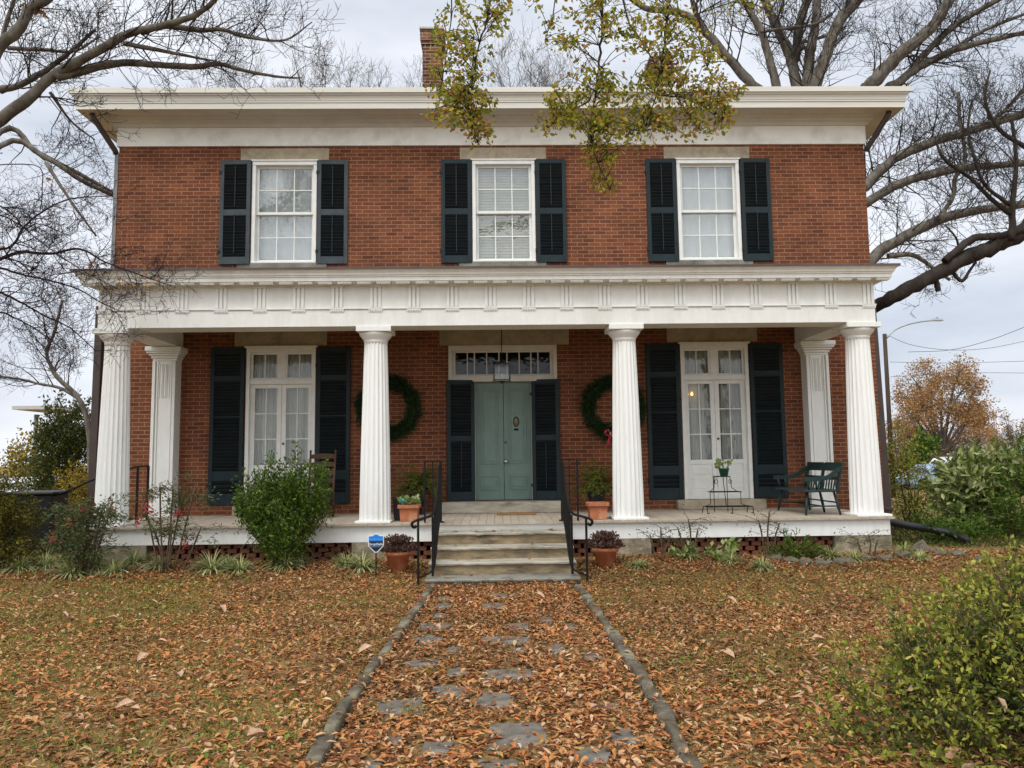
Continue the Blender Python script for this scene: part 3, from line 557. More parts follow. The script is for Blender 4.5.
frl = french(*FRL, FRZ0, FRZ1); frr = french(*FRR, FRZ0, FRZ1)

# ---- front door with transom light
mb = MB()
mb.box(DX0, DX0 + .06, -.02, .2, DZ0, DZ1); mb.box(DX1 - .06, DX1, -.02, .2, DZ0, DZ1); mb.box(DX0 + .06, DX1 - .06, -.02, .2, 3.17, DZ1); mb.box(DX0 + .06, DX1 - .06, -.01, .2, 2.67, 2.76)
mb.box(DX0 + .06, DX0 + .42, .1, .2, DZ0, 2.67); mb.box(DX1 - .42, DX1 - .06, .1, .2, DZ0, 2.67)
dfr = mb.build('door_frame', MAT['soffit'], house, .004)
tb = MB(); tx0, tx1 = DX0 + .06, DX1 - .06
tb.box(tx0, tx0 + .05, .04, .08, 2.76, 3.17); tb.box(tx1 - .05, tx1, .04, .08, 2.76, 3.17); tb.box(tx0 + .05, tx1 - .05, .04, .08, 2.76, 2.79); tb.box(tx0 + .05, tx1 - .05, .04, .08, 3.14, 3.17)
g0, g1 = tx0 + .05, tx1 - .05
for f in (.125, .20, .33, .46, .545, .675, .80, .875): x = g0 + (g1 - g0) * f; tb.box(x - .009, x + .009, .045, .075, 2.79, 3.14)
tb.build('transom', MAT['soffit'], dfr, .003); tg = MB(); tg.box(g0, g1, .058, .061, 2.79, 3.14); tg.build('glass', MAT['darkglass'], dfr)
xd0, xd1 = DX0 + .42, DX1 - .42; xm = (xd0 + xd1) / 2 + .005
fd = MB()
for u, v in ((xd0, xm - .003), (xm + .003, xd1)):
    fd.box(u, v, .13, .17, DZ0 + .004, 2.668)
fdo = fd.build('front_door', MAT['door'], house, .004)
for u, v in ((xd0, xm - .003), (xm + .003, xd1)):
    for c, d in ((1.36, 2.56), (.95, 1.18)):
        p = MB(); t = .075; p.box(u + t, v - t, .117, .129, c, c + .022); p.box(u + t, v - t, .117, .129, d - .022, d); p.box(u + t, u + t + .022, .117, .129, c + .022, d - .022); p.box(v - t - .022, v - t, .117, .129, c + .022, d - .022)
        p.box(u + t + .05, v - t - .05, .122, .129, c + .05, d - .05); p.build('panel', MAT['door'], fdo, .004)
k = MB(); k.lathe([(.03, 0), (.03, .006), (.012, .012), (.012, .035), (.028, .045), (.033, .06), (.024, .075), (.001, .08)], 14); ko = k.build('knob', MAT['steel'], fdo); ko.location = (xm + .03, .13, 1.40); ko.rotation_euler = (R(90), 0, 0)
k = MB(); k.lathe([(.02, 0), (.02, .006), (.001, .008)], 12); ko = k.build('keyhole', MAT['brass'], fdo); ko.location = (xm + .03, .13, 1.70); ko.rotation_euler = (R(90), 0, 0)
k = MB(); kx = xm + .2; k.lathe([(.001, 0), (.045, .004), (.05, .01), (.03, .02), (.001, .022)], 14); ko = k.build('knocker', MAT['brass'], fdo); ko.location = (kx, .13, 2.03); ko.rotation_euler = (R(90), 0, 0); ko.scale = (1, 1.7, 1)
k = MB(); k.box(kx - .035, kx + .035, .122, .129, 1.89, 1.92); k.build('name_plate', MAT['brass'], fdo)
lt = MB(); lt.box(DX0 - .14, DX1 + .2, -.008, .1, DZ1 + .003, 3.52); lt.build('lintel', MAT['stone'], dfr, .004)
st = MB(); st.box(DX0 - .1, DX1 + .08, -.32, .12, FZ, DZ0 - .003); st.build('threshold', MAT['step'], dfr, .01)

# ---- porch: floor boards, fascia, ceiling, roof
PX = 5.31; PY = -1.99; XC = 5.083; YC = -1.697
fl = MB(); n = 96; rnd = random.Random(3)
for i in range(n):
    xa = XS - PX + 2 * PX * i / n; xb = XS - PX + 2 * PX * (i + 1) / n; fl.box(xa, xb - .004, PY, -.002, FZ - .03, FZ - rnd.uniform(0, .003))
fl.build('porch_floor', MAT['floor'], house)
fb = MB(); fb.box(XS - PX + .05, XS + PX - .05, PY + .055, PY + .085, .375, FZ - .031); fb.box(XS - PX + .05, XS - PX + .08, PY + .085, -.002, .375, FZ - .031); fb.box(XS + PX - .08, XS + PX - .05, PY + .085, -.002, .375, FZ - .031); fb.build('fascia', MAT['white'], house)
EH = XC + .185; XE = XS - .03; EY = YC - .21        # entablature half width and front face
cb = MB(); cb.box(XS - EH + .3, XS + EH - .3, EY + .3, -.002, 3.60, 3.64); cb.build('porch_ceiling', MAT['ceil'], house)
def ushape(mb, th, z0, z1, proud=0.0):
    mb.box(XE - EH - proud, XE + EH + proud, EY - proud, EY + th, z0, z1); mb.box(XE - EH - proud, XE - EH + th, EY + th, -.003, z0, z1); mb.box(XE + EH - th, XE + EH + proud, EY + th, -.003, z0, z1)
eb = MB(); ushape(eb, .38, 3.245, 3.475); ushape(eb, .36, 3.495, 3.80, -.004); ent = eb.build('entablature', MAT['white'], house, .004)
tn = MB(); ushape(tn, .37, 3.477, 3.495, .017); tn.build('taenia', MAT['white'], ent, .003)
tri = None
for i in range(21):
    x = XE - EH + .085 + i * (2 * EH - .17) / 20
    if tri is None:
        t = MB(); w = .165
        for k in (-1, 0, 1): t.box(k * .056 - .019, k * .056 + .019, EY - .015, EY - .001, 3.497, 3.775)
        t.box(-w / 2, w / 2, EY - .028, EY - .002, 3.775, 3.79)
        t.box(-.095, .095, EY - .016, EY - .001, 3.456, 3.4745)
        for k in range(6): t.box(-.082 + k * .0328 - .010, -.082 + k * .0328 + .010, EY - .014, EY - .002, 3.438, 3.4562)
        tri = t.build('triglyph', MAT['white'], ent, .003); o = tri
    else: o = tri.copy(); col.objects.link(o); o.parent = ent
    o.location = (x, 0, 0)
cn = MB()
def cor3(o): return [(XE - EH - o, -.003), (XE - EH - o, EY - o), (XE + EH + o, EY - o), (XE + EH + o, -.003)]
prof = [(-.02, 3.79), (.03, 3.792), (.03, 3.815), (.17, 3.83), (.17, 3.88), (.185, 3.885), (.185, 3.9), (.2, 3.905), (.205, 3.93), (.225, 3.955), (.245, 3.967)]
for (o0, z0), (o1, z1) in zip(prof[:-1], prof[1:]):
    A = cor3(o0); B = cor3(o1)
    for k in range(3): cn.face([(*A[k], z0), (*A[k + 1], z0), (*B[k + 1], z1), (*B[k], z1)])
cno = cn.build('porch_cornice', MAT['white'], house)
mu = None
for i in range(42):
    x = XE - EH - .06 + i * (2 * EH + .12) / 41
    if mu is None:
        t = MB(); t.box(-.093, .093, EY - .155, EY - .035, 3.808, 3.83)
        for k in range(7):
            for q in range(2): t.box(-.088 + k * .0265, -.088 + k * .0265 + .016, EY - .15 + q * .05, EY - .134 + q * .05, 3.795, 3.8082)
        mu = t.build('mutule', MAT['white'], cno); o = mu
    else: o = mu.copy(); col.objects.link(o); o.parent = cno
    o.location = (x, 0, 0)
pr = MB(); o = .255
pr.box(XE - EH - o, XE + EH + o, EY - o, EY - o + .04, 3.967, 3.998); pr.box(XE - EH - o, XE - EH - o + .04, EY - o + .04, -.003, 3.967, 3.998); pr.box(XE + EH + o - .04, XE + EH + o, EY - o + .04, -.003, 3.967, 3.998)
a, b, yb = XE - EH - o + .04, XE + EH + o - .04, EY - o + .04
pr.face([(a, yb, 3.99), (b, yb, 3.99), (b, -.003, 4.22), (a, -.003, 4.22)]); pr.face([(a, yb, 3.99), (a, -.003, 4.22), (a, -.003, 3.99)]); pr.face([(b, yb, 3.99), (b, -.003, 3.99), (b, -.003, 4.22)])
pr.build('porch_roof', MAT['roof'], house)

# ---- fluted columns
def column():
    mb = MB(); n = 120; prof = []
    zb, zt = FZ + .03, 3.055; r0, r1 = .212, .157
    for i in range(13):
        t = i / 12; r = r0 + (r1 - r0) * (t ** 1.25); prof.append((r, zb + (zt - zb) * t))
    mb.lathe(prof, n, ribs=20, depth=.075, smooth=False)
    c = mb.build('column', MAT['column'], house)
    cp = MB(); cp.lathe([(.150, 3.02), (.163, 3.055), (.163, 3.065), (.158, 3.068), (.168, 3.08), (.205, 3.125), (.225, 3.155), (.222, 3.175)], 40)
    cp.build('capital', MAT['white'], c); ab = MB(); ab.box(-.235, .235, -.235, .235, 3.176, 3.2445); ab.build('abacus', MAT['white'], c, .005)
    pl = MB(); pl.box(-.235, .235, -.235, .235, FZ, FZ + .03); pl.build('plinth', MAT['white'], c, .005)
    return c
c0 = column()
for i, x in enumerate((XS - XC - .04, -1.67, 1.75, XS + XC - .015)):
    c = c0 if i == 0 else copy_tree(c0, house)
    c.location = (x, YC, 0)
# ---- panelled pilasters on the wall
def pilaster():
    mb = MB(); f = -.20; w = .178
    mb.box(-w, w, f, -.003, FZ, 3.02)
    for s in (-1, 1): mb.box(s * w - .0 if s < 0 else w - .045, -w + .045 if s < 0 else w, f - .034, f + .001, FZ + .25, 3.015)
    for s in (-1, 1): mb.box(s * .105 - .012, s * .105 + .012, f - .018, f + .001, FZ + .25, 3.012)
    for s in (-1, 0, 1):
        for q in (-1, 1): mb.box(s * .058 + q * .02 - .006, s * .058 + q * .02 + .006, f - .014, f + .001, 2.45, 2.97)
    mb.box(-w - .015, w + .015, f - .018, -.003, FZ, FZ + .25 - .002)
    p = mb.build('pilaster', MAT['white'], house, .003)
    cp = MB()
    for i, (o, a, b) in enumerate(((.012, 3.02, 3.06), (.03, 3.06, 3.10), (.055, 3.10, 3.135), (.085, 3.135, 3.165), (.10, 3.165, 3.24))): cp.box(-w - o, w + o, f - o, -.003, a, b - .0005)
    cp.build('capital', MAT['white'], p, .012)
    return p
p0 = pilaster(); p0.location = (XS - XC - .03, 0, 0); p1 = copy_tree(p0, house); p1.location = (XS + XC + .03, 0, 0)
# ---- stone piers and pierced brick screens under the porch
PIERS = [(-5.3, -4.6), (-1.93, -1.43), (1.45, 2.0), (4.44, 5.2)]
rnd = random.Random(11)
for a, b in PIERS:
    mb = MB(); n = 10
    P = [[(a + (b - a) * i / n + rnd.uniform(-.008, .008), PY + .03 + rnd.uniform(-.012, .012) + (.03 if j == 0 else 0), -.1 + .472 * j / 4) for i in range(n + 1)] for j in range(5)]
    for j in range(4):
        for i in range(n): mb.face([P[j][i], P[j][i + 1], P[j + 1][i + 1], P[j + 1][i]], True)
    mb.box(a + .01, b - .01, PY + .07, PY + .5, -.1, .3735); mb.build('pier', MAT['pier'], house)
for a, b in ((-4.6, -1.93), (-1.43, -.9), (.95, 1.45), (2.0, 4.44)):
    mb = MB(); rh = .062; z = .0; r = 0; y0 = PY + .12
    while z < .37:
        x = a + (.0 if r % 2 == 0 else -.085)
        while x < b:
            x0, x1 = max(a, x), min(b, x + .125)
            if x1 - x0 > .03: mb.box(x0, x1, y0 + rnd.uniform(-.006, .006), y0 + .1, z + .003, z + rh - .003 if z + rh < .375 else .374)
            x += .17
        z += rh; r += 1
    o = mb.build('pierced_brick_screen', MAT['pierced'], house, .004)
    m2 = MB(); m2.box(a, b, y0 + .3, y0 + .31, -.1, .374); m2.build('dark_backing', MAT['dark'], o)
# ---- downspouts at both corners
for s in (-1, 1):
    mb = MB(); mb.tube([(s * 6.40, -.30, 6.98), (s * 6.39, -.29, 6.93), (s * 6.17, -.0, 6.50), (s * 6.155, .02, 6.44)], .045, 6)
    o = mb.build('downspout', MAT['brown'], house); m2 = MB(); m2.box(s * 6.14 - .03, s * 6.14 + .03, .0 + (.25 if s > 0 else 0), .06 + (.25 if s > 0 else 0), 3.9, 6.46); m2.build('grey_pipe', MAT['greypipe'], o)
    m3 = MB(); qa, qb = (6.19, 6.11) if s > 0 else (6.36, 6.34); m3.bar((s * qa, .09, .1), (s * qb, .09, 3.95), .11, .12); m3.box(s * qa - .07, s * qa + .07, .02, .16, .55, .6); m3.build('brown_pipe', MAT['brown'], o, .01)

# ------------------------------------------------------------------ stone front steps
steps = empty('stone_steps', (.03, -2.6, 0), 0, 'worn tan stone front steps leading up to the porch', 'steps')
SX = .875
for i, (yf, zt) in enumerate(((-2.33, .512), (-2.63, .365), (-2.93, .222), (-3.24, .075))):
    mb = MB(); rb = MB(); rnd = random.Random(i); n = 24; w = SX + (.015 if i == 3 else 0); yb = PY + .05 if i == 0 else (-2.33, -2.63, -2.93)[i - 1] + .06
    top, bot, zb = [], [], -.06
    for k in range(n + 1):
        x = -w + 2 * w * k / n; top.append((x, yf + rnd.uniform(-.006, .006) - (-2.6), zt + rnd.uniform(-.006, .003))); bot.append((x, yf + .012 + rnd.uniform(-.008, .008) + 2.6, zb))
    for k in range(n):
        A, B, C, D = top[k], top[k + 1], bot[k + 1], bot[k]
        mA = (A[0], A[1] - .008, A[2] + .006); mB = (B[0], B[1] - .008, B[2] + .006); A = (A[0], A[1] - .026, A[2] - .006); B = (B[0], B[1] - .026, B[2] - .006); lA = (A[0], A[1] + .004, A[2] - .018); lB = (B[0], B[1] + .004, B[2] - .018); uA = (A[0], D[1], A[2] - .021); uB = (B[0], C[1], B[2] - .021)
        rb.face([D, C, uB, uA], False); mb.face([uA, uB, lB, lA], False); mb.face([lA, lB, B, A], False); mb.face([A, B, mB, mA], False); mb.face([mA, mB, (B[0], yb + 2.6, zt + .004), (A[0], yb + 2.6, zt + .004)], False)
    mb.box(-w, -w + .002, yf + 2.62, yb + 2.6, zb, zt); mb.box(w - .002, w, yf + 2.62, yb + 2.6, zb, zt)
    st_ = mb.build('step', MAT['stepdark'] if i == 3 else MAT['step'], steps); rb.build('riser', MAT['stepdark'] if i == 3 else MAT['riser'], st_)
# ------------------------------------------------------------------ path: stepping stones and edging stones
STONES = [(401, 708, 46, 19), (435, 749, 40, 15), (517, 735, 60, 29), (495, 701, 44, 17), (450, 691, 38, 10), (509, 674, 48, 12), (507, 640, 50, 9), (423, 663, 36, 8), (427, 640, 30, 8), (435, 626, 34, 8), (442, 606, 18, 6),
          (437, 616, 16, 5), (495, 606, 25, 6), (517, 627, 30, 7), (556, 649, 25, 8), (589, 656, 25, 7), (570, 627, 16, 6), (546, 620, 14, 6), (624, 737, 28, 14), (593, 754, 38, 17), (394, 741, 18, 10), (370, 765, 25, 11),
          (499, 765, 42, 11), (458, 672, 24, 9), (503, 596, 30, 5), (444, 599, 16, 4), (612, 707, 18, 7), (519, 650, 16, 5), (452, 650, 18, 5)]
stone_xy = []
ORD = ['first', 'second', 'third', 'fourth', 'fifth', 'sixth', 'seventh', 'eighth', 'ninth', 'tenth', 'eleventh', 'twelfth', 'thirteenth', 'fourteenth', 'fifteenth', 'sixteenth', 'seventeenth']
rnd = random.Random(5)
for i, (px, py, w_, h_) in enumerate(STONES):
    c = on(px, py, .01); l = on(px - w_ / 2, py, .01); r = on(px + w_ / 2, py, .01); n = on(px, py + h_ / 2, .01); f = on(px, py - h_ / 2, .01)
    rx = (r - l).length / 2 * 1.12; ry = max(.08, abs(f.y - n.y) / 2 * 1.2); k = 4 if w_ > 38 else rnd.randint(4, 6); poly = []
    for j in range(k):
        a = 2 * math.pi * (j + rnd.uniform(-.2, .2)) / k + (.78 if k == 4 else .4); q = 1 / max(abs(math.cos(a)), abs(math.sin(a))) ** .8
        poly.append((rx * q * math.cos(a) * rnd.uniform(.82, 1.05), ry * q * math.sin(a) * rnd.uniform(.82, 1.05)))
    mb = MB(); mb.prism(poly, -.03, .013, taper=.96); o = mb.build('stepping_stone', MAT['flag'], None, .004); o.location = (c.x, c.y, .002); o.rotation_euler = (rnd.uniform(-.02, .02), rnd.uniform(-.02, .02), 0)
    stone_xy.append((c.x, c.y, rx, ry))
    side = 'left' if px < 470 else 'right' if px > 540 else 'middle'; rank = sorted([s[1] for s in STONES if ('left' if s[0] < 470 else 'right' if s[0] > 540 else 'middle') == side], reverse=True).index(py)
    tag(o, f'grey stepping stone, {ORD[rank]} from the front in the {side} third of the path', 'stepping stone', 'stepping stones in the leafy path')
rnd = random.Random(8); ek = 0
for s, pts in ((-1, [(432, 586), (408, 622), (372, 668), (340, 715), (306, 775)]), (1, [(577, 586), (604, 622), (640, 675), (665, 715), (694, 775), (716, 815)])):
    P = [on(px, py, .03) for px, py in pts]; path = []
    for a, b in zip(P[:-1], P[1:]):
        for k in range(20): path.append(a.lerp(b, k / 20))
    path.append(P[-1]); i = 0; cnt = 0
    while i < len(path) - 6:
        j = min(len(path) - 1, i + rnd.randint(6, 13)); a, b = path[i], path[j]; d = (b - a); ln = d.length - rnd.uniform(.01, .06); wd = rnd.uniform(.038, .058)
        if True:
            nn = 6; poly = [(-ln / 2, -wd), (-ln / 6, -wd * rnd.uniform(.8, 1.15)), (ln / 5, -wd * rnd.uniform(.8, 1.15)), (ln / 2, -wd * .85), (ln / 2, wd * .8), (ln / 6, wd * rnd.uniform(.85, 1.2)), (-ln / 5, wd * rnd.uniform(.85, 1.2)), (-ln / 2, wd * .9)]
            mb = MB(); mb.prism(poly, -.04, rnd.uniform(.045, .075), taper=.9); o = mb.build('edging_stone', MAT['kerb'], None, .018)
            c = (a + b) / 2; o.location = (c.x, c.y, 0); o.rotation_euler = (0, rnd.uniform(-.03, .03), math.atan2(d.y, d.x))
            sd = 'left' if s < 0 else 'right'
            tag(o, f'long grey edging stone, {ORD[min(cnt, 14)]} from the front steps along the {sd} edge of the path', 'edging stone', 'stones edging the path')
        i = j; cnt += 1
# rocks edging the right bed and slabs by the left bed
rnd = random.Random(21); RK = [(775, 566, 16), (791, 568, 17), (806, 569, 14), (823, 569, 20), (845, 568, 22), (866, 566, 15), (884, 566, 16), (903, 564, 18), (921, 561, 20), (941, 563, 14), (957, 563, 17), (985, 566, 18), (8, 578, 30), (40, 577, 26), (118, 577, 22), (148, 575, 18), (196, 574, 15)]
for i, (px, py, w_) in enumerate(RK):
    c = on(px, py, .05); rx = w_ * (c.y - CAM.y) / FPX / 2; mb = MB(); k = 9; big = px == 921
    rings = []
    for (q, z) in ((.8, -.05), (1.05, .02), (.95, .09 if not big else .14), (.55 if not big else .7, .13 if not big else .2)): rings.append([(rx * q * math.cos(2 * math.pi * j / k) * rnd.uniform(.85, 1.15), .1 * q * math.sin(2 * math.pi * j / k) * rnd.uniform(.8, 1.2), z * (.4 if px < 300 else rnd.uniform(.4, .75)) * rnd.uniform(.7, 1.2)) for j in range(k)])
    for A, B in zip(rings[:-1], rings[1:]):
        for j in range(k): mb.face([A[j], A[(j + 1) % k], B[(j + 1) % k], B[j]])
    mb.face(rings[-1]); o = mb.build('bed_rock', MAT['rock']); o.location = (c.x, c.y, gz(c.x, c.y))
    if big: lb = 'largest upright grey rock edging the bed at the right end of the porch'
    elif px > 300: lb = f'low grey rock, number {["one","two","three","four","five","six","seven","eight","nine","ten","eleven","twelve"][i]} from the left in the row edging the right bed'
    else: lb = f'flat dark rock, {["first","second","third","fourth","fifth"][i-12]} from the left along the left flower bed'
    tag(o, lb, 'rock', 'rocks edging the flower beds')

# ------------------------------------------------------------------ fallen leaves, grass
def scatter(n, seed, ymax=-2.05, y0=-9.3):
    r = np.random.default_rng(seed); y = r.uniform(y0, ymax, n * 3); x = r.uniform(-11, 11, n * 3); D = y + 12.27
    ok = (np.abs(x + .1) < .69 * D + .4) | ((np.abs(x + .1) < .69 * D + 4.5) & (r.random(len(x)) < .4)); ok &= ~((np.abs(x - .03) < .95) & (y > -3.22))
    return x[ok][:n], y[ok][:n], r
x, y, r = scatter(250000, 1)
path_ = np.abs(x) < .88
patch = vnoise(x + 20, y + 20, .9, 2) * .6 + vnoise(x + 20, y + 20, 2.6, 3) * .4
grassy = np.clip((patch - .42) * 3.2, 0, 1) * np.where(x < -1.2, 1, .75)
grassy = np.clip(grassy + .55 * sm((-x - 1.5 - .35 * (y + 8)) / 2.2) * (y < -4.5), 0, 1)
prob = np.where(path_, 1.0, .86 * (1 - .52 * grassy) * (.84 + .12 * sm((x + .5) / 2)) * (1 - .08 * sm((y + 7) / 3))); prob = np.where((y > -2.9) & ~path_, .9, prob)
for sx_, sy_, rx_, ry_ in stone_xy:
    ins = ((x - sx_) / rx_) ** 2 + ((y - sy_) / ry_) ** 2 < .95; prob = np.where(ins, .16, prob)
kp = r.random(len(x)) < prob; x, y, pp = x[kp], y[kp], path_[kp]
z = hg(x, y) + .008 + .035 * r.random(len(x)) ** 2
nearm = y < -6.4
drift = vnoise(x + 40, y + 40, 1.7, 11) * .6 + vnoise(x + 40, y + 40, 5.0, 12) * .4 + .25 * (r.random(len(x)) - .5)
for nm, msk, tm, mt in (('fallen_leaves', drift < .57, T_FULL, 'litter'), ('fallen_leaves', drift >= .57, T_FULL, 'litter2')):
    P = np.stack([x, y, z], 1)[msk]; n = len(P); a = r.uniform(0, 2 * np.pi, n)
    D = np.stack([np.cos(a), np.sin(a), r.normal(0, .2, n)], 1)
    s = .042 * (.45 + 1.35 * r.random(n) ** 2)
    o = leaves(nm, LEAF[mt], P, s, .42, r, D=D, up=np.tile([0, 0, 1.0], (n, 1)), spread=.14, curl=.32, fold=.75, tmpl=tm)
    tag(o, kind='stuff')
# leaves lying on top of the edging stones
r = np.random.default_rng(78); P = []
for o_ in [o for o in scene.objects if o.name.startswith('edging_stone')]:
    for _ in range(7): P.append((o_.location.x + r.normal(0, .05), o_.location.y + r.normal(0, .16), .075))
n = len(P); a = r.uniform(0, 6.28, n); o = leaves('fallen_leaves', LEAF['litter'], P, .052, .42, r, D=np.stack([np.cos(a), np.sin(a), 0 * a], 1), up=np.tile([0, 0, 1.0], (n, 1)), spread=.14, curl=.3, tmpl=T_FULL); tag(o, kind='stuff')
# scattered leaves on porch edge, steps and beds
r = np.random.default_rng(77); P = []
for i in range(900):
    xx = r.uniform(-7.5, 8.5); yy = r.uniform(-2.2, -1.0) if abs(xx) > 5.4 else r.uniform(-2.4, -1.96); P.append((xx, yy, gz(xx, yy) + .02))
for i in range(16): P.append((r.uniform(-.8, .85), -2.2 - .008 * (i % 9), .524))
for yy, zz in ((-2.5, .373), (-2.8, .230), (-3.1, .083)):
    for i in range(5): P.append((r.uniform(-.85, .85), yy + r.uniform(-.05, .1), zz + .004))
n = len(P); a = r.uniform(0, 6.28, n); o = leaves('fallen_leaves', LEAF['litter'], P, .06, .45, r, D=np.stack([np.cos(a), np.sin(a), 0 * a], 1), up=np.tile([0, 0, 1.0], (n, 1)), spread=.12, curl=.4, tmpl=T_FULL); tag(o, kind='stuff')
# grass
x, y, r = scatter(310000, 9)
patch = vnoise(x + 20, y + 20, .9, 2) * .6 + vnoise(x + 20, y + 20, 2.6, 3) * .4
g = np.clip((patch - .36) * 3.2, .28, 1) * np.where(y > -2.85, .12, 1) * np.where(np.abs(x) < .9, .08, 1); g = np.clip(g + .6 * sm((-x - 1.5 - .35 * (y + 8)) / 2.2) * (y < -4.5), 0, 1)
kp = r.random(len(x)) < g; x, y = x[kp], y[kp]; n = len(x)
D = np.stack([r.normal(0, .55, n), r.normal(0, .55, n), np.ones(n)], 1)
tag(leaves('grass', LEAF['grass'], np.stack([x, y, hg(x, y) - .005], 1), .048, .075, r, D=D, spread=.15, curl=.5, tmpl=T_BLADE), kind='stuff')
# low green weeds in patches of the lawn
x, y, r = scatter(80000, 33)
g = vnoise(x + 10, y + 10, 1.3, 21) * .6 + vnoise(x + 10, y + 10, 4.0, 22) * .4; g = np.clip((g - .56) * 5, 0, 1) * (np.abs(x) > 1.0) + .5 * sm((-x - 1.9 - .3 * (y + 8)) / 1.6) * (y < -4.8)
kp = r.random(len(x)) < g * .55; x, y = x[kp], y[kp]; n = len(x); a = r.uniform(0, 6.28, n)
tag(leaves('lawn_weeds', LEAF['weeds'], np.stack([x, y, hg(x, y) + .012 + .03 * r.random(n)], 1), .032, .5, r, D=np.stack([np.cos(a), np.sin(a), .5 + 0 * a], 1), up=np.tile([0, 0, 1.0], (n, 1)), spread=.3, curl=.3), kind='stuff')
# tufts in the path
x = np.concatenate([r.normal(a, .05, 60) for a in (on(432, 676, 0).x, on(410, 716, 0).x, on(655, 700, 0).x)]); y = np.concatenate([r.normal(a, .05, 60) for a in (on(432, 676, 0).y, on(410, 716, 0).y, on(655, 700, 0).y)])
n = len(x); tag(leaves('grass', LEAF['grass'], np.stack([x, y, 0 * x], 1), .075, .06, r, D=np.stack([r.normal(0, .5, n), r.normal(0, .5, n), np.ones(n)], 1), spread=.15, curl=.5, tmpl=T_BLADE), kind='stuff')
# ground cover at the right end of the porch and under the shrubs
x = r.uniform(5.4, 9.5, 9000); y = r.uniform(-1.6, 2.5, 9000); D = np.stack([r.normal(0, .8, 9000), r.normal(0, .8, 9000), np.ones(9000)], 1)
tag(leaves('ground_cover', LEAF['boxdark'], np.stack([x, y, hg(x, y) + .04 * r.random(9000)], 1), .06, .3, r, D=D, spread=.3), kind='stuff')
x = r.uniform(-9.5, -5.2, 5000); y = r.uniform(-2.2, 4, 5000); D = np.stack([r.normal(0, .8, 5000), r.normal(0, .8, 5000), np.ones(5000)], 1)
tag(leaves('ground_cover', LEAF['holly'], np.stack([x, y, hg(x, y) + .04 * r.random(5000)], 1), .07, .3, r, D=D, spread=.3), kind='stuff')
# the few large pale curled leaves
r = np.random.default_rng(4); proto = None
BIG = [(167, 643), (181, 680), (243, 656), (115, 713), (125, 716), (268, 738), (294, 690), (137, 665), (68, 620), (62, 626), (103, 622), (72, 595), (58, 598), (140, 617), (225, 614), (357, 656), (345, 667), (283, 608), (158, 606), (768, 592), (737, 607), (826, 643), (769, 705), (735, 660), (683, 582), (545, 597), (588, 693), (665, 762), (440, 627), (602, 705)]
for i, (px, py) in enumerate(BIG):
    p = on(px, py, .06)
    if proto is None:
        n = 1; o = leaves('large_fallen_leaf', LEAF['pale'], [(0, 0, 0)], np.array([.115]), .5, r, D=[(1, .0, .12)], up=[(0, 0, 1)], spread=.05, curl=.5, fold=1.1, tmpl=T_FULL); proto = o
    else: o = proto.copy(); o.data = proto.data; col.objects.link(o)
    o.location = (p.x, p.y, gz(p.x, p.y) + .045); o.rotation_euler = (r.uniform(-.3, .3), r.uniform(-.3, .3), r.uniform(0, 6.28)); o.scale = (r.uniform(.7, 1.15),) * 3
    tag(o, 'large pale curled leaf lying on top of the smaller brown leaf litter', 'leaf', 'large pale leaves on the lawn')

# ------------------------------------------------------------------ trees
def smooth_path(pts, k=5):
    pts = [Vector(p) for p in pts]; P = [pts[0] * 2 - pts[1]] + pts + [pts[-1] * 2 - pts[-2]]; outp = []
    for i in range(1, len(P) - 2):
        a, b, c, d = P[i - 1], P[i], P[i + 1], P[i + 2]
        for j in range(k):
            t = j / k; outp.append(.5 * ((2 * b) + (c - a) * t + (2 * a - 5 * b + 4 * c - d) * t * t + (3 * b - a - 3 * c + d) * t ** 3))
    outp.append(pts[-1]); return outp
def limb(mb, rng, pts, r0, r1, n=8, k=5, jit=.04):
    P = smooth_path(pts, k); m = len(P); q = [r0 + (r1 - r0) * i / (m - 1) for i in range(m)]
    P = [p + Vector((rng.uniform(-1, 1), rng.uniform(-1, 1), rng.uniform(-1, 1))) * r * jit * 3 for p, r in zip(P, q)]
    mb.tube(P, [r * rng.uniform(.93, 1.07) for r in q], n); return P, q
def rv(rng): return Vector((rng.gauss(0, 1), rng.gauss(0, 1), rng.gauss(0, 1)))
def sprout(mb, rng, P, q, n, length, levels, sub=4, t0=.15, up=.25, ang=.9, tips=None, rmin=.0035, segs=4, wob=.16, taper_t=.45):
    m = len(P)
    for _ in range(n):
        t = t0 + (1 - t0) * rng.random(); f = t * (m - 1); i = min(int(f), m - 2); p = P[i].lerp(P[i + 1], f - i); tan = (P[i + 1] - P[i]).normalized()
        pr = rv(rng); pr -= tan * pr.dot(tan); pr.normalize(); d = (tan * rng.uniform(.35, .9) + pr * ang + Vector((0, 0, up))).normalized()
        ln = length * (1 - taper_t * t) * rng.uniform(.55, 1.3); r = max(rmin, min(q[i] * .6, ln * .014)); path = [p]; c = p.copy()
        for s in range(segs):
            d = (d + rv(rng) * wob + Vector((0, 0, up * .3))).normalized(); c = c + d * (ln / segs); path.append(c.copy())
        rr = [max(rmin * .7, r * (1 - .8 * s / segs)) for s in range(segs + 1)]; mb.tube(path, rr, 5 if r > .012 else 3, cap=False)
        if tips is not None and levels <= 1: tips.append((c.copy(), d.copy()))
        if levels > 1: sprout(mb, rng, path, rr, sub, length * .5, levels - 1, sub, .2, up, ang, tips, rmin, max(3, segs - 1), wob, .3)
def tree_root(name, base, label, cat='tree', group=None): return empty(name, base, 0, label, cat, group)
def put(o, root):
    """parent keeping world coordinates"""
    o.parent = root; o.matrix_parent_inverse = Matrix.Translation(root.location).inverted()

def A(L_, Y): return [at(px, py, Y + dy) for px, py, dy in L_]
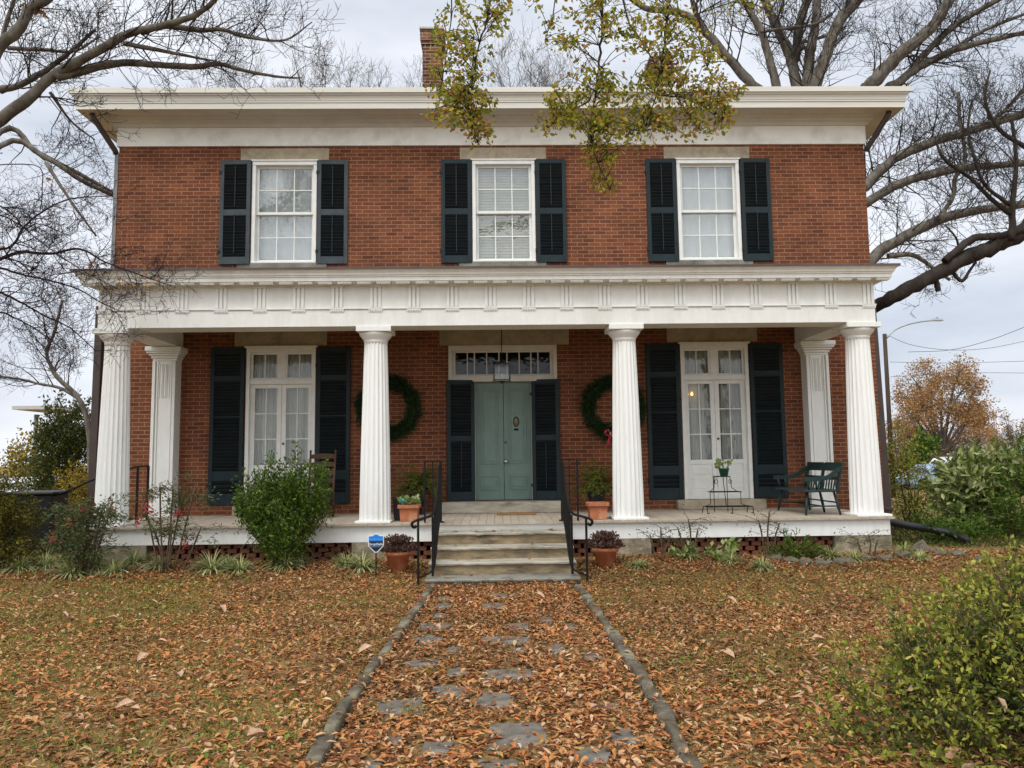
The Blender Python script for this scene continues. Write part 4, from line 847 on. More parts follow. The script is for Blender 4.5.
# the bare hardwood whose limbs reach in from the left
def left_tree():
    rng = random.Random(31); root = tree_root('bare_tree', (-9.6, -3.2, 0), 'bare grey hardwood tree reaching thick limbs over the left end of the roof')
    tb = MB(); limb(tb, rng, [(-9.6, -3.2, -.1), (-9.5, -3.2, 1.8), (-9.3, -3.1, 3.4), (-8.9, -3.05, 4.3)], .36, .27, 12); fork = Vector((-8.9, -3.05, 4.2))
    put(tb.build('trunk', MAT['bark']), root)
    lb = MB(); tw = MB(); tips = []
    def go(pts, Y, r0, r1, n, ln, lv=3, sub=4, first=None):
        pt = A(pts, Y); pt = ([first] if first is not None else []) + pt; P, q = limb(lb, rng, pt, r0, r1, 8); sprout(tw, rng, P, q, int(n * 1.4), ln, lv, sub, t0=.3 if first is not None else .05, tips=tips); return P
    P = go([(-60, 164, 0), (0, 120, 0), (30, 97, 0), (53, 76, 0), (105, 47, -.1), (130, 33, -.1), (169, 24, -.2), (197, 14, -.3), (216, -2, -.4), (240, -40, -.6)], -3.0, .084, .02, 20, 1.2, first=fork)
    go([(56, 77, 0), (75, 73, .05), (116, 63, .1), (158, 65, .15), (197, 67, .2), (218, 64, .2), (246, 71, .3), (281, 77, .4), (302, 78, .5)], -3.0, .062, .010, 16, .75)
    go([(123, 43, 0), (158, 50, .1), (193, 57, .2), (220, 62, .3)], -3.1, .035, .008, 10, .7)
    go([(140, 32, 0), (165, 26, .1), (197, 30, .2), (224, 30, .2), (246, 37, .3), (285, 40, .4), (312, 22, .5)], -3.1, .045, .008, 22, .9)
    go([(-40, 82, 0), (0, 46, 0), (20, 28, 0), (30, 8, 0), (48, -2, 0), (80, -40, 0)], -3.4, .075, .045, 16, .9, first=fork + Vector((-.2, -.1, .3)))
    go([(2, 40, 0), (6, 24, 0), (15, -2, 0)], -3.4, .03, .02, 5, .6)
    go([(0, 132, 0), (35, 151, .2), (70, 169, .4), (112, 192, .8), (135, 204, 1.2)], 2.0, .062, .03, 12, .9, first=fork + Vector((-.6, 3.0, .5)))
    go([(0, 146, 0), (46, 158, .2), (81, 180, .4), (114, 196, .8), (140, 210, 1.2)], 1.6, .06, .03, 12, .9, first=fork + Vector((-.5, 2.6, .2)))
    go([(46, 163, 0), (70, 200, 0), (96, 236, 0)], 1.6, .035, .015, 8, .6)
    go([(0, 90, 0), (24, 83, 0), (60, 60, 0), (95, 30, 0)], -2.2, .05, .02, 18, .9)
    go([(8, 48, 0), (45, 50, 0), (75, 51, 0), (100, 36, 0)], -2.6, .03, .01, 14, .7)
    go([(50, 92, 0), (70, 120, .2), (95, 140, .3)], -2.8, .022, .008, 10, .6)
    put(lb.build('limbs', MAT['bark']), root); put(tw.build('twigs', MAT['darkbark']), root)
    r = np.random.default_rng(2); pk = [at(px, py, -3.1) + Vector(r.normal(0, .05, 3)) for px, py in [(30, 3), (38, 10), (35, 14), (42, 16), (110, 1), (116, 2), (107, 0), (30, 6), (44, 8)] for _ in range(3)]
    put(leaves('dead_leaves', LEAF['rust'], pk, .09, .5, r, tmpl=T_FULL, curl=.5), root)
left_tree()
# small ornamental tree, plum coloured twigs, lower left
def plum_tree():
    rng = random.Random(14); root = tree_root('ornamental_tree', (-7.4, -3.5, 0), 'small bare ornamental tree with plum coloured twigs in front of the left porch corner')
    tb = MB(); tw = MB(); tips = []
    limb(tb, rng, [(-7.4, -3.5, -.1), (-7.35, -3.5, .8), (-7.2, -3.45, 1.6)], .11, .085, 10); base = Vector((-7.2, -3.45, 1.5))
    put(tb.build('trunk', MAT['twig']), root); lb = MB()
    for pts, r0, r1, n, ln in [([(-8, 262, 0), (20, 252, 0), (50, 254, .1), (80, 249, .2), (105, 262, .3), (140, 275, .4), (172, 286, .5)], .045, .006, 26, .75), ([(-5, 250, 0), (12, 246, 0), (25, 226, .1), (45, 210, .2), (70, 199, .3), (108, 196, .4)], .035, .006, 22, .75),
                               ([(-5, 268, 0), (20, 274, .1), (55, 282, .2), (80, 290, .3), (100, 302, .4), (122, 312, .5)], .03, .005, 22, .7), ([(-5, 292, 0), (20, 302, .1), (45, 316, .2), (70, 328, .3), (95, 350, .4)], .035, .006, 22, .75),
                               ([(-5, 312, 0), (15, 318, .1), (40, 332, .2), (66, 352, .3)], .03, .005, 16, .6), ([(-5, 205, 0), (14, 216, .1), (25, 228, .1), (40, 224, .2), (70, 236, .3)], .022, .005, 18, .6), ([(34, 165, 0), (42, 190, .1), (40, 212, .2)], .012, .006, 6, .5),
                               ([(-5, 215, 0), (20, 225, .1), (42, 243, .2), (85, 272, .3), (120, 290, .3)], .018, .005, 18, .6)]:
        P, q = limb(lb, rng, [base + Vector((-.1, 0, .4))] + A([(-95, pts[0][1] + 45, 0), (-45, pts[0][1] + 8, 0)], -3.6) + A(pts, -3.6), r0 * .6, r1 * .9, 6, jit=.1); sprout(tw, rng, P, q, int(n * 1.35), ln * 1.0, 3, 4, t0=.25, up=.03, tips=tips, rmin=.0027, wob=.22)
    put(lb.build('branches', MAT['twig']), root); put(tw.build('twigs', MAT['twig']), root)
    r = np.random.default_rng(6); T = [t for t in tips if rng.random() < .06]; put(tag(leaves('buds', LEAF['purple'], [t[0] for t in T], .028, .6, r), kind='stuff'), root)
    pk = [at(px, py, -3.2) + Vector(r.normal(0, .03, 3)) for px, py in [(118, 252), (119, 256), (93, 260), (96, 262), (120, 278), (125, 280), (128, 282), (146, 273), (149, 277), (151, 286), (150, 283), (27, 270), (53, 184), (62, 186)] for _ in range(2)]
    put(leaves('dead_leaves', LEAF['rust'], pk, .085, .6, r, tmpl=T_OAK, curl=.5, droop=.8), root)
plum_tree()
# big bare tree standing behind the house
def right_tree():
    rng = random.Random(77); Y = 11.0; root = tree_root('bare_tree', (9.2, 11.2, -.1), 'tall bare tree rising behind the right half of the house roof')
    tb = MB(); limb(tb, rng, [(9.2, 11.2, -.4), (9.15, 11.1, 2.5), (9.1, 11, 5.2), (9.15, 11, 9.4)], .62, .36, 14); fork = Vector((8.95, 11, 6.2)); put(tb.build('trunk', MAT['bark']), root)
    lb = MB(); tw = MB(); px2 = 23.5 / FPX / 2
    up_fork = at(803, 196, Y); low_fork = at(806, 330, Y)
    def go(pts, w0, w1, n, ln, lv=3, sub=4, start=fork, Y_=Y, t0=.3):
        if start is not None:
            (xa, ya, _), (xb, yb, _) = pts[0], pts[1]; ex = (xa + (xa - xb) * .8, ya + (ya - yb) * .8, 0); pt = [low_fork if ya > 150 else up_fork, at(ex[0], ex[1], Y_)] + A(pts, Y_)
        else: pt = A(pts, Y_)
        P, q = limb(lb, rng, pt, w0 * px2, w1 * px2, 8); sprout(tw, rng, P, q, int(n * 1.6), ln, lv, sub, t0=t0, rmin=.0075)
    go([(752, 85, 0), (729, 59, 0), (708, 35, 0), (687, 16, 0), (663, 10, 0), (645, 8, 0), (620, -10, 0)], 12, 5, 14, 2.2, start=fork + Vector((-.2, 0, 0)))
    go([(708, 36, 0), (694, 7, 0), (690, -30, 0)], 7, 4, 8, 2, start=None, t0=.1)
    go([(776, 84, 0), (768, 54, 0), (761, 30, 0), (752, 16, 0), (742, -4, 0)], 11, 6, 12, 2.2)
    go([(797, 86, .3), (790, 56, .3), (781, 35, .3), (771, 14, .3), (762, -6, .3)], 14, 8, 12, 2.2)
    go([(795, 60, .6), (800, 23, .6), (809, -4, .6)], 11, 8, 8, 2.2, start=None, t0=.05)
    go([(806, 86, 0), (810, 54, 0), (815, 26, 0), (818, -4, 0)], 13, 9, 10, 2.2)
    go([(815, 86, -.3), (827, 52, -.3), (839, 21, -.3), (861, -4, -.3)], 14, 11, 12, 2.2)
    go([(834, 30, -.3), (846, 12, -.3), (850, -6, -.3)], 8, 6, 6, 1.8, start=None, t0=.05)
    go([(812, 50, 0), (800, 44, 0), (826, 36, 0), (842, 28, 0)], 4, 3, 6, 1.6, start=None)
    go([(760, 32, -.2), (790, 28, -.2), (815, 24, -.2), (832, 14, -.2)], 3.5, 3, 6, 1.4, start=None)
    go([(871, 86, -.2), (886, 68, -.2), (901, 53, -.2), (920, 38, -.2), (936, 22, -.2), (952, -4, -.2)], 17, 10, 16, 2.4)
    go([(897, 84, .2), (919, 67, .2), (957, 49, .2), (992, 40, .2), (1030, 31, .2)], 12, 5, 18, 2.0)
    go([(905, 78, .2), (930, 48, .2), (960, 22, .2), (1005, -4, .2)], 8, 5, 14, 2.0, start=None, t0=.05)
    go([(950, 52, .3), (985, 30, .3), (1030, 12, .3)], 5, 3, 10, 1.6, start=None, t0=.05)
    go([(865, 187, 0), (894, 159, 0), (936, 141, 0), (982, 127, 0), (1035, 110, 0)], 12, 8, 26, 2.1, start=fork + Vector((.3, 0, -.2)))
    go([(866, 203, 0), (901, 183, 0), (954, 169, 0), (990, 166, 0), (1035, 162, 0)], 11, 7, 26, 2.0, start=fork + Vector((.3, 0, -.4)))
    go([(869, 263, 0), (887, 247, 0), (936, 221, 0), (978, 210, 0), (1035, 203, 0)], 14, 8, 24, 2.0, start=fork + Vector((.2, 0, -1.0)))
    go([(940, 218, 0), (953, 196, 0), (955, 178, 0), (965, 160, 0), (960, 120, 0), (958, 92, 0)], 5, 3, 18, 1.5, start=None, t0=.02)
    go([(888, 256, 0), (913, 255, 0), (933, 268, 0), (950, 280, 0)], 6, 3, 8, 1.2, start=None, t0=.02)
    go([(982, 128, 0), (1005, 110, 0), (1028, 84, 0)], 5, 3, 12, 1.6, start=None, t0=.02)
    put(lb.build('limbs', MAT['bark']), root); put(tw.build('twigs', MAT['darkbark']), root)
right_tree()
def right_tree2():
    rng = random.Random(41); root = tree_root('bare_tree', (11.6, 1.5, 0), 'dark limbed bare tree reaching one heavy branch in from the right')
    tb = MB(); limb(tb, rng, [(11.6, 1.5, -.1), (11.5, 1.5, 1.6), (11.5, 1.5, 3.2), (11.6, 1.6, 4.8), (11.9, 1.8, 6.6), (12.0, 2.1, 8.6)], .34, .15, 12); put(tb.build('trunk', MAT['darkbark']), root)
    fork = Vector((11.5, 1.5, 3.9)); lb = MB(); tw = MB(); k = 13.5 / FPX / 2
    def go(pts, w0, w1, n, ln, start=None, Y=1.2, t0=.2, lv=3):
        P, q = limb(lb, rng, ([start] if start is not None else []) + A(pts, Y), w0 * k, w1 * k, 9, jit=.05); sprout(tw, rng, P, q, n, ln, lv, 4, t0=t0, rmin=.004)
    go([(1050, 226, 0), (1015, 237, 0), (993, 247, 0), (966, 258, 0), (937, 274, 0), (904, 291, 0), (874, 307, .3), (840, 318, .7)], 18, 13, 7, .9, fork)
    go([(1040, 236, -.1), (1002, 236, -.1), (975, 238, -.1), (960, 248, -.1), (944, 261, -.1)], 9, 7, 8, .9, fork)
    go([(945, 263, 0), (952, 272, 0), (962, 281, 0), (970, 270, 0), (976, 262, 0)], 5, 2, 5, .5, None, t0=.3)
    go([(936, 277, 0), (937, 286, 0), (938, 291, 0)], 6, 5, 1, .3, None, t0=.6)
    go([(1012, 240, -.3), (1013, 200, -.3), (1016, 160, -.3), (1012, 120, -.3)], 7, 3, 20, 1.1, None)
    go([(1012, 215, -.3), (990, 198, -.3), (970, 178, -.3), (945, 160, -.3), (935, 140, -.3)], 5, 2, 18, .9, None)
    go([(1010, 205, -.4), (985, 185, -.4), (975, 160, -.4), (968, 130, -.4), (972, 100, -.4)], 4, 2, 18, .9, None)
    go([(1030, 150, -.3), (1000, 130, -.3), (985, 100, -.3), (990, 70, -.3)], 5, 2, 16, .9, None)
    go([(960, 262, 0), (957, 240, 0), (945, 225, 0)], 3, 1.5, 8, .6, None)
    for e in ((14.2, 2.4, 8.0), (13.2, 4.2, 9.4), (12.6, 2.6, 11.0), (14.0, .6, 9.6)):
        b0 = Vector((11.9, 1.8, 6.2)); e = Vector(e); P, q = limb(lb, rng, [b0, b0.lerp(e, .5) + Vector((0, 0, .4)), e], .11, .03, 7); sprout(tw, rng, P, q, 12, 1.3, 3, 4, t0=.25)
    put(lb.build('limbs', MAT['darkbark']), root); put(tw.build('twigs', MAT['darkbark']), root)
right_tree2()
# faint tree tops beyond the roof
for i, (px, Y, tp, lab) in enumerate([(335, 34, 62, 'slender bare tree far behind the roof left of the chimney'), (385, 40, 72, 'thin bare tree top just showing beside the brick chimney'), (525, 36, 60, 'bare tree far behind the middle of the roof'), (262, 42, 70, 'low bare tree far behind the left half of the roof')]):
    rng = random.Random(100 + i); top = at(px, tp, Y); b = Vector((top.x, top.y, gz(top.x, top.y))); root = tree_root('distant_bare_tree', b, lab, 'tree', 'bare trees behind the house')
    mb = MB(); H = top.z - b.z; P, q = limb(mb, rng, [b - Vector((0, 0, .2)), b + Vector((.1, 0, H * .3)), b + Vector((-.1, 0, H * .6))], .4, .2, 8); put(mb.build('trunk', MAT['bark']), root)
    tw = MB(); f = P[-1]
    for k in range(9):
        a = k * 2.4; d = Vector((math.cos(a) * rng.uniform(.15, .42), math.sin(a) * .35, 1)) * H * .36 * rng.uniform(.8, 1.05); PP, qq = limb(tw, rng, [P[len(P) // 2].lerp(f, rng.random()), f + d * .5 + rv(rng) * .2, f + d], .06, .018, 5); sprout(tw, rng, PP, qq, 22, H * .11, 3, 4, t0=.2, up=.4, rmin=.009)
    put(tw.build('branches', MAT['bark']), root)

# ------------------------------------------------------------------ oak overhead: leafy sprays hanging into the top of the view
def oak():
    rng = random.Random(9); r = np.random.default_rng(9); root = tree_root('oak_tree', (6.6, -10.2, 0), 'oak with yellow green autumn leaves hanging sprays down in front of the roof')
    tb = MB(); limb(tb, rng, [(6.6, -10.2, -.1), (6.5, -10.1, 2.0), (6.2, -9.6, 4.2), (5.6, -9.0, 5.9)], .34, .22, 12); put(tb.build('trunk', MAT['darkbark']), root)
    lb = MB(); tw = MB(); Y = -6.0
    h0 = Vector((5.6, -9.0, 5.9))
    P, q = limb(lb, rng, [h0, (3.9, -7.6, 6.9), (2.2, -6.5, 7.2), (.6, -6.0, 7.15), (-.6, -5.9, 6.9), (-1.2, -5.9, 6.5)], .17, .03, 8)
    stems = []
    for pts, a, w_ in [([(598, -170, 0), (603, 0, 0), (600, 53, 0), (596, 91, 0), (589, 130, 0), (592, 148, -.05), (610, 190, -.1)], 0, 1.9), ([(672, -160, 0), (668, 0, .1), (661, 63, .1), (654, 102, .1), (643, 132, .1)], 0, 1.7), ([(615, -150, .2), (624, 0, .2), (642, 42, .2), (659, 70, .2), (680, 102, .2), (700, 130, .2)], 0, 1.3),
                        ([(500, -150, -.1), (490, 0, 0), (480, 42, 0), (471, 88, 0), (469, 116, 0), (478, 143, 0)], 0, 1.3), ([(690, -120, .3), (700, 40, .3), (720, 85, .3), (735, 100, .3)], 0, 1.0), ([(560, -140, .3), (555, 0, .3), (545, 40, .3)], 0, 1.0), ([(455, -120, .3), (452, 0, .3), (448, 45, .3), (440, 90, .3)], 0, 1.0),
                        ([(590, 100, 0), (570, 112, .1), (548, 128, .1)], 0, .8), ([(655, 95, 0), (690, 100, .1), (722, 120, .1)], 0, .8)]:
        pp = A(pts, Y)
        if pts[0][1] < -50: pp = [min(P, key=lambda p: (p - pp[0]).length)] + pp
        PP, qq = limb(lb, rng, pp, w_ * .0085, .0035, 6, jit=.3); stems += PP
    Pl, Dl, Po, Do = [], [], [], []
    for cx, cy_, rx, ry, n, orr in [(470, 25, 38, 40, 30, .1), (458, 75, 32, 38, 30, .1), (462, 108, 34, 24, 34, .3), (478, 135, 14, 12, 8, .6), (505, 8, 28, 14, 8, .2), (575, 18, 48, 26, 16, .2), (560, 62, 30, 28, 10, .2), (640, 22, 48, 28, 22, .2), (588, 108, 42, 32, 42, .05), (638, 112, 42, 36, 46, .12),
                                    (692, 78, 40, 42, 26, .4), (700, 122, 36, 20, 24, .45), (606, 150, 24, 24, 18, .15), (604, 186, 14, 10, 7, .7), (668, 48, 42, 40, 28, .15), (712, 95, 28, 22, 14, .6), (738, 98, 16, 12, 5, .8), (560, 128, 26, 10, 8, .2), (430, 105, 12, 18, 5, .7), (765, 8, 26, 8, 5, .4)]:
        for _ in range(int(n * 1.75)):
            a = rng.random() * 6.283; u = math.sqrt(rng.random()); e = at(cx + rx * u * math.cos(a), cy_ + ry * u * math.sin(a), Y + rng.gauss(0, .24))
            s = min(stems, key=lambda p: (p - e).length_squared + (.5 if p.z < e.z - .05 else 0) * .1); dl = (e - s).length
            mid = s.lerp(e, .55) + Vector((rng.gauss(0, .03), rng.gauss(0, .03), .05 + .1 * dl)); path = smooth_path([s, mid, e], 3); tw.tube(path, [.004, .0035, .0035, .003, .003, .0025, .002][:len(path)], 3, cap=False)
            for k in range(rng.randint(9, 13)):
                t = rng.uniform(.45, 1.05); f = min(t, .999) * (len(path) - 1); i = int(f); p = path[i].lerp(path[i + 1], f - i) + rv(rng) * .025; d = (path[-1] - path[0]).normalized() * .5 + rv(rng) * .7
                (Po if rng.random() < orr * .55 else Pl).append(p); (Do if len(Po) > len(Do) else Dl).append(d)
    put(lb.build('limbs', MAT['darkbark']), root); put(tw.build('twigs', MAT['darkbark']), root)
    for nm, PP, DD, mt in (('leaves', Pl, Dl, 'oak'), ('orange_leaves', Po, Do, 'oakorange')):
        put(leaves(nm, LEAF[mt], PP, .041, .58, r, D=[d.normalized() for d in DD], spread=.4, curl=.3, tmpl=T_FULL, droop=.35), root)
oak()
# ------------------------------------------------------------------ shrubs and plants
def shrub(name, base, blobs, n, size, aspect, mat, label, seed, cat='shrub', group=None, stems=10, stemr=.012, clump=60, spread=.09, up=.5, tmpl=T_SIMPLE, stem_mat='stem', outward=.8, shell=.55, curl=.25, inner=None):
    """blobs: ellipsoids (x,y,z,rx,ry,rz) relative to base; leaves sit in clumps at branch tips reaching through and past the blobs"""
    rng = random.Random(seed); r = np.random.default_rng(seed); b = Vector(base); root = empty(name, b, 0, label, cat, group); sb = MB(); P, D, P2, D2 = [], [], [], []
    vol = [q[3] * q[4] * q[5] for q in blobs]; tot = sum(vol); nc = max(3, n // clump); per = clump
    for q, v in zip(blobs, vol):
        for _ in range(max(2, int(nc * v / tot))):
            d = rv(rng).normalized(); u = shell + (1.12 - shell) * rng.random() ** .7; c = Vector((q[0] + q[3] * d.x * u, q[1] + q[4] * d.y * u, max(.03, q[2] + q[5] * d.z * u)))
            ax = (Vector((d.x, d.y, d.z)) * outward + Vector((0, 0, up))).normalized(); L_ = spread * rng.uniform(1.2, 2.6)
            if rng.random() < .35:
                p0 = c - ax * L_ * 2.5; sb.tube([p0, c - ax * L_, c + ax * L_ * .8], [.006, .004, .002], 3, cap=False)
            for _ in range(int(per * rng.uniform(.6, 1.3))):
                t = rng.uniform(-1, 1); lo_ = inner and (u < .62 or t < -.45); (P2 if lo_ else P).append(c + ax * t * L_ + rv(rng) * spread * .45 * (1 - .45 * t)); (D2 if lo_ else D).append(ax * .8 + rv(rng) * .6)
    for k in range(stems):
        q = rng.choice(blobs); e = Vector((q[0] + rng.uniform(-.7, .7) * q[3], q[1] + rng.uniform(-.6, .6) * q[4], q[2] + rng.uniform(-.2, .75) * q[5])); s = Vector((rng.uniform(-.12, .12), rng.uniform(-.1, .1), -.03))
        m_ = s.lerp(e, .5) + Vector((rng.gauss(0, .06), rng.gauss(0, .06), .06)); pp = smooth_path([s, m_, e], 4); sb.tube(pp, [stemr * (1 - .75 * i / (len(pp) - 1)) for i in range(len(pp))], 5)
    sb.build('stems', MAT[stem_mat], root)
    leaves('foliage', LEAF[mat], P, size, aspect, r, D=[d.normalized() for d in D], spread=.35, curl=curl, tmpl=tmpl, parent=root)
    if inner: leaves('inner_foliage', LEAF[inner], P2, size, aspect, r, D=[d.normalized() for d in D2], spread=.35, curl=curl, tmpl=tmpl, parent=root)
    return root
def gp(px, py, Y):
    p = at(px, py, Y); return Vector((p.x, p.y, gz(p.x, p.y)))
b = gp(281, 560, -2.45)
shrub('evergreen_bush', b, [(0, 0, .6, .36, .3, .46), (-.26, 0, .78, .24, .22, .34), (.28, .02, .82, .24, .22, .36), (.05, 0, 1.0, .22, .2, .24), (-.40, 0, 1.0, .12, .12, .22), (.46, 0, 1.12, .12, .12, .2), (-.15, 0, 1.18, .1, .1, .2), (.22, 0, 1.26, .09, .1, .16), (-.5, 0, .72, .12, .12, .14), (.5, 0, .8, .13, .12, .16), (0, -.02, .3, .24, .2, .26)], 14500, .052, .36, 'holly', 'dense spiky green evergreen bush in front of the porch left of the steps', 3, clump=26, spread=.075, up=1.2, shell=.4, stems=14, stemr=.018)
# nandinas: canes with sprays at the top and red berries
def nandina(base, canes, label, seed, group=None, leafn=26, size=.05, berries=()):
    rng = random.Random(seed); r = np.random.default_rng(seed); root = empty('nandina_shrub', base, 0, label, 'shrub', group); sb = MB(); P, D = [], []
    for (dx, dy, h) in canes:
        s = Vector((dx * .35 + rng.uniform(-.05, .05), dy * .3, -.03)); e = Vector((dx, dy, h)); pp = smooth_path([s, s.lerp(e, .5) + Vector((rng.gauss(0, .02), 0, .03)), e], 3); sb.tube(pp, [.011] * (len(pp) - 1) + [.006], 5)
        for k in range(rng.randint(5, 8)):
            a = rng.uniform(0, 6.283); d = Vector((math.cos(a), math.sin(a) * .8, rng.uniform(-.1, .7))).normalized(); L_ = rng.uniform(.14, .32); o = e - Vector((0, 0, rng.uniform(0, h * .35))); q = [o, o + d * L_ * .6, o + d * L_ + Vector((0, 0, -.04))]; sb.tube(q, [.004, .003, .002], 3, cap=False)
            for _ in range(leafn):
                t = rng.uniform(.25, 1.05); p = q[0].lerp(q[2], t) + rv(rng) * .04; P.append(p); D.append(d + rv(rng) * .7)
    sb.build('canes', MAT['stem'], root); leaves('foliage', LEAF['nandina'], P, size, .3, r, D=[d.normalized() for d in D], spread=.3, parent=root, droop=.2)
    for (bx, by, bz) in berries:
        bb = MB()
        for _ in range(26):
            c = Vector((bx, by, bz)) + Vector((rng.gauss(0, .022), rng.gauss(0, .022), rng.gauss(0, .03))); bb.lathe([(.001, -.009), (.008, -.005), (.009, .001), (.006, .007), (.001, .009)], 6, c)
        bb.build('berry_cluster', LEAF['berry'], root)
    return root
b = gp(82, 565, -2.6); nandina(b, [(-.3, 0, .55), (-.2, .1, .75), (-.1, -.1, .85), (.0, .1, .7), (.1, -.05, .98), (.2, .05, .85), (.34, 0, .9), (.05, -.15, .5), (-.15, -.12, .4), (.22, -.1, .6), (.0, -.1, .3), (.12, .1, .45)], 'bushy nandina with drooping grey green leaves at the left corner of the porch', 5, 'nandina shrubs by the porch', 60, .048, [(-.1, -.1, .62), (.02, -.1, .78), (-.33, -.08, .42)])
b = gp(166, 560, -2.55); nandina(b, [(-.32, 0, .95), (-.2, .05, .55), (-.08, -.05, 1.08), (.06, 0, 1.05), (.18, .05, .98), (.34, 0, 1.1), (.1, -.1, .6), (.42, 0, .55)], 'tall bare stemmed nandina with red berry clusters in front of the left pilaster', 6, 'nandina shrubs by the porch', 30, .046, [(-.22, -.05, .82), (-.18, -.05, .74), (.16, -.05, .72), (.26, -.08, .35), (-.36, 0, .62)])
for px, py, h, lb, sd in ((688, 556, .52, 'thin young nandina in front of the porch fascia right of the second column', 7), (770, 556, .62, 'sparse nandina seedling rising in front of the porch below the green bench', 8), (660, 556, .42, 'straggly pinkish seedling beside the stone pier right of the steps', 9), (868, 558, .3, 'small straggly seedling in front of the stone pier at the right porch corner', 10)):
    b = gp(px, py, -2.35); nandina(b, [(-.12, 0, h * .8), (.02, 0, h), (.14, 0, h * .75)], lb, sd, 'seedlings in the right flower bed', 6, .04)
# golden evergreen at the far left, liriope clumps
b = gp(-6, 565, -2.3); shrub('golden_evergreen', b, [(-.05, 0, .5, .42, .4, .5), (0, 0, .95, .36, .35, .35), (.15, -.05, .35, .34, .3, .3), (-.1, 0, 1.2, .2, .2, .2)], 9000, .05, .35, 'gold', 'golden green evergreen shrub at the far left of the garden', 12, clump=44, spread=.09, up=.1, outward=1.2)
lir = None; rr_ = random.Random(2)
LI = [(72, 574), (96, 571), (114, 573), (133, 568), (160, 570), (212, 571), (228, 568), (240, 571), (285, 569), (300, 566), (345, 567), (362, 569), (20, 572), (45, 570), (345, 560), (690, 561), (730, 563), (762, 566), (830, 560), (905, 557), (920, 560), (640, 566), (855, 561)]
for i, (px, py) in enumerate(LI):
    p = on(px, py, .12); r = np.random.default_rng(50 + i)
    if lir is None:
        n = 200; a = r.uniform(0, 6.28, n); e = r.uniform(.35, 1.35, n); P0 = np.stack([.06 * np.cos(a) * r.random(n), .06 * np.sin(a) * r.random(n), 0 * a], 1); V = []; F = []
        for k in range(n):
            L_ = .31 * r.uniform(.6, 1.15); d = np.array([np.cos(a[k]) * np.cos(e[k]), np.sin(a[k]) * np.cos(e[k]), np.sin(e[k])]); s = np.array([-np.sin(a[k]), np.cos(a[k]), 0]) * .0055; c = P0[k].copy(); b0 = len(V)
            for j in range(5):
                wj = (1, 1.1, 1, .7, .05)[j]; V += [c - s * wj, c + s * wj]; c = c + d * L_ / 4; d = d + np.array([0, 0, -.42]); d /= np.linalg.norm(d)
            for j in range(4): F += [(b0 + 2 * j, b0 + 2 * j + 1, b0 + 2 * j + 3), (b0 + 2 * j, b0 + 2 * j + 3, b0 + 2 * j + 2)]
        o = np_mesh('liriope_clump', np.array(V), np.array(F), LEAF['liri']); lir = o
    else: o = lir.copy(); col.objects.link(o)
    o.location = (p.x, p.y, gz(p.x, p.y)); o.rotation_euler = (0, 0, rr_.uniform(0, 6.28)); s = rr_.uniform(.75, 1.1) * (.72 if px > 600 else 1); o.scale = (s, s, s * rr_.uniform(.8, 1.1))
    sd = [q for q in LI if (q[0] < 600) == (px < 600)]; k_ = sorted(sd).index((px, py))
    tag(o, f'arching pale liriope clump, {ORD[k_]} from the left in the bed left of the steps' if px < 600 else f'small thin liriope clump, {ORD[k_]} from the left in the bed right of the steps', 'plant', 'liriope clumps in the left bed' if px < 600 else 'liriope clumps in the right bed')
for px, py, rx, n, mt, lb, sd, h in ((795, 558, .32, 1300, 'holly', 'low feathery dark green plant against the pierced brick right of centre', 15, .15), (722, 556, .16, 260, 'magnolia', 'small broad leaved green plant by the pierced brick screen', 16, .10), (686, 560, .12, 160, 'magnolia', 'small green leafy weed left of the broad leaved plant', 17, .07), (812, 566, .2, 260, 'redleaf', 'low plant with dark red leaves among the edging rocks', 18, .06)):
    b = gp(px, py, -2.3); shrub('bed_plant', b, [(0, 0, h * .7, rx, .12, h)], n, .05 if mt != 'magnolia' else .08, .35 if mt != 'magnolia' else .6, mt, lb, sd, 'plant', clump=26, spread=.05, stems=3, stemr=.004)
# shrubs at the right end
b = gp(915, 540, 1.0); shrub('loose_shrub', b, [(-.1, 0, .75, .3, .4, .5), (-.25, 0, 1.25, .25, .3, .45), (.1, 0, 1.15, .22, .3, .3), (-.1, 0, .3, .25, .3, .3)], 3000, .06, .36, 'box', 'loose yellow green shrub growing at the right end of the porch', 22, clump=22, spread=.11, stems=12, stemr=.014)
b = gp(968, 545, .2); shrub('laurel_shrub', b, [(.1, 0, .62, .42, .5, .5), (.38, 0, .85, .42, .4, .33), (.0, -.1, .86, .3, .35, .24), (.6, 0, 1.05, .22, .3, .22)], 3400, .145, .34, 'magnolia', 'laurel shrub with large pale glossy leaves right of the porch', 23, clump=12, spread=.12, stems=8, tmpl=T_FULL, up=.6)
b = gp(1018, 560, -.3); shrub('dark_evergreen_shrub', b, [(.1, 0, .55, .5, .5, .5), (.3, 0, 1.15, .34, .45, .5), (-.2, -.1, .3, .4, .4, .3)], 6500, .055, .4, 'holly', 'dark green evergreen shrub at the right edge of the garden', 24, clump=40, spread=.1, stems=8)
b = gp(955, 550, -.9); shrub('low_evergreen_shrub', b, [(0, 0, .2, .45, .35, .22)], 1800, .06, .4, 'holly', 'low dark green shrub below the laurel beside the drain pipe', 25, clump=30, spread=.09, stems=4)
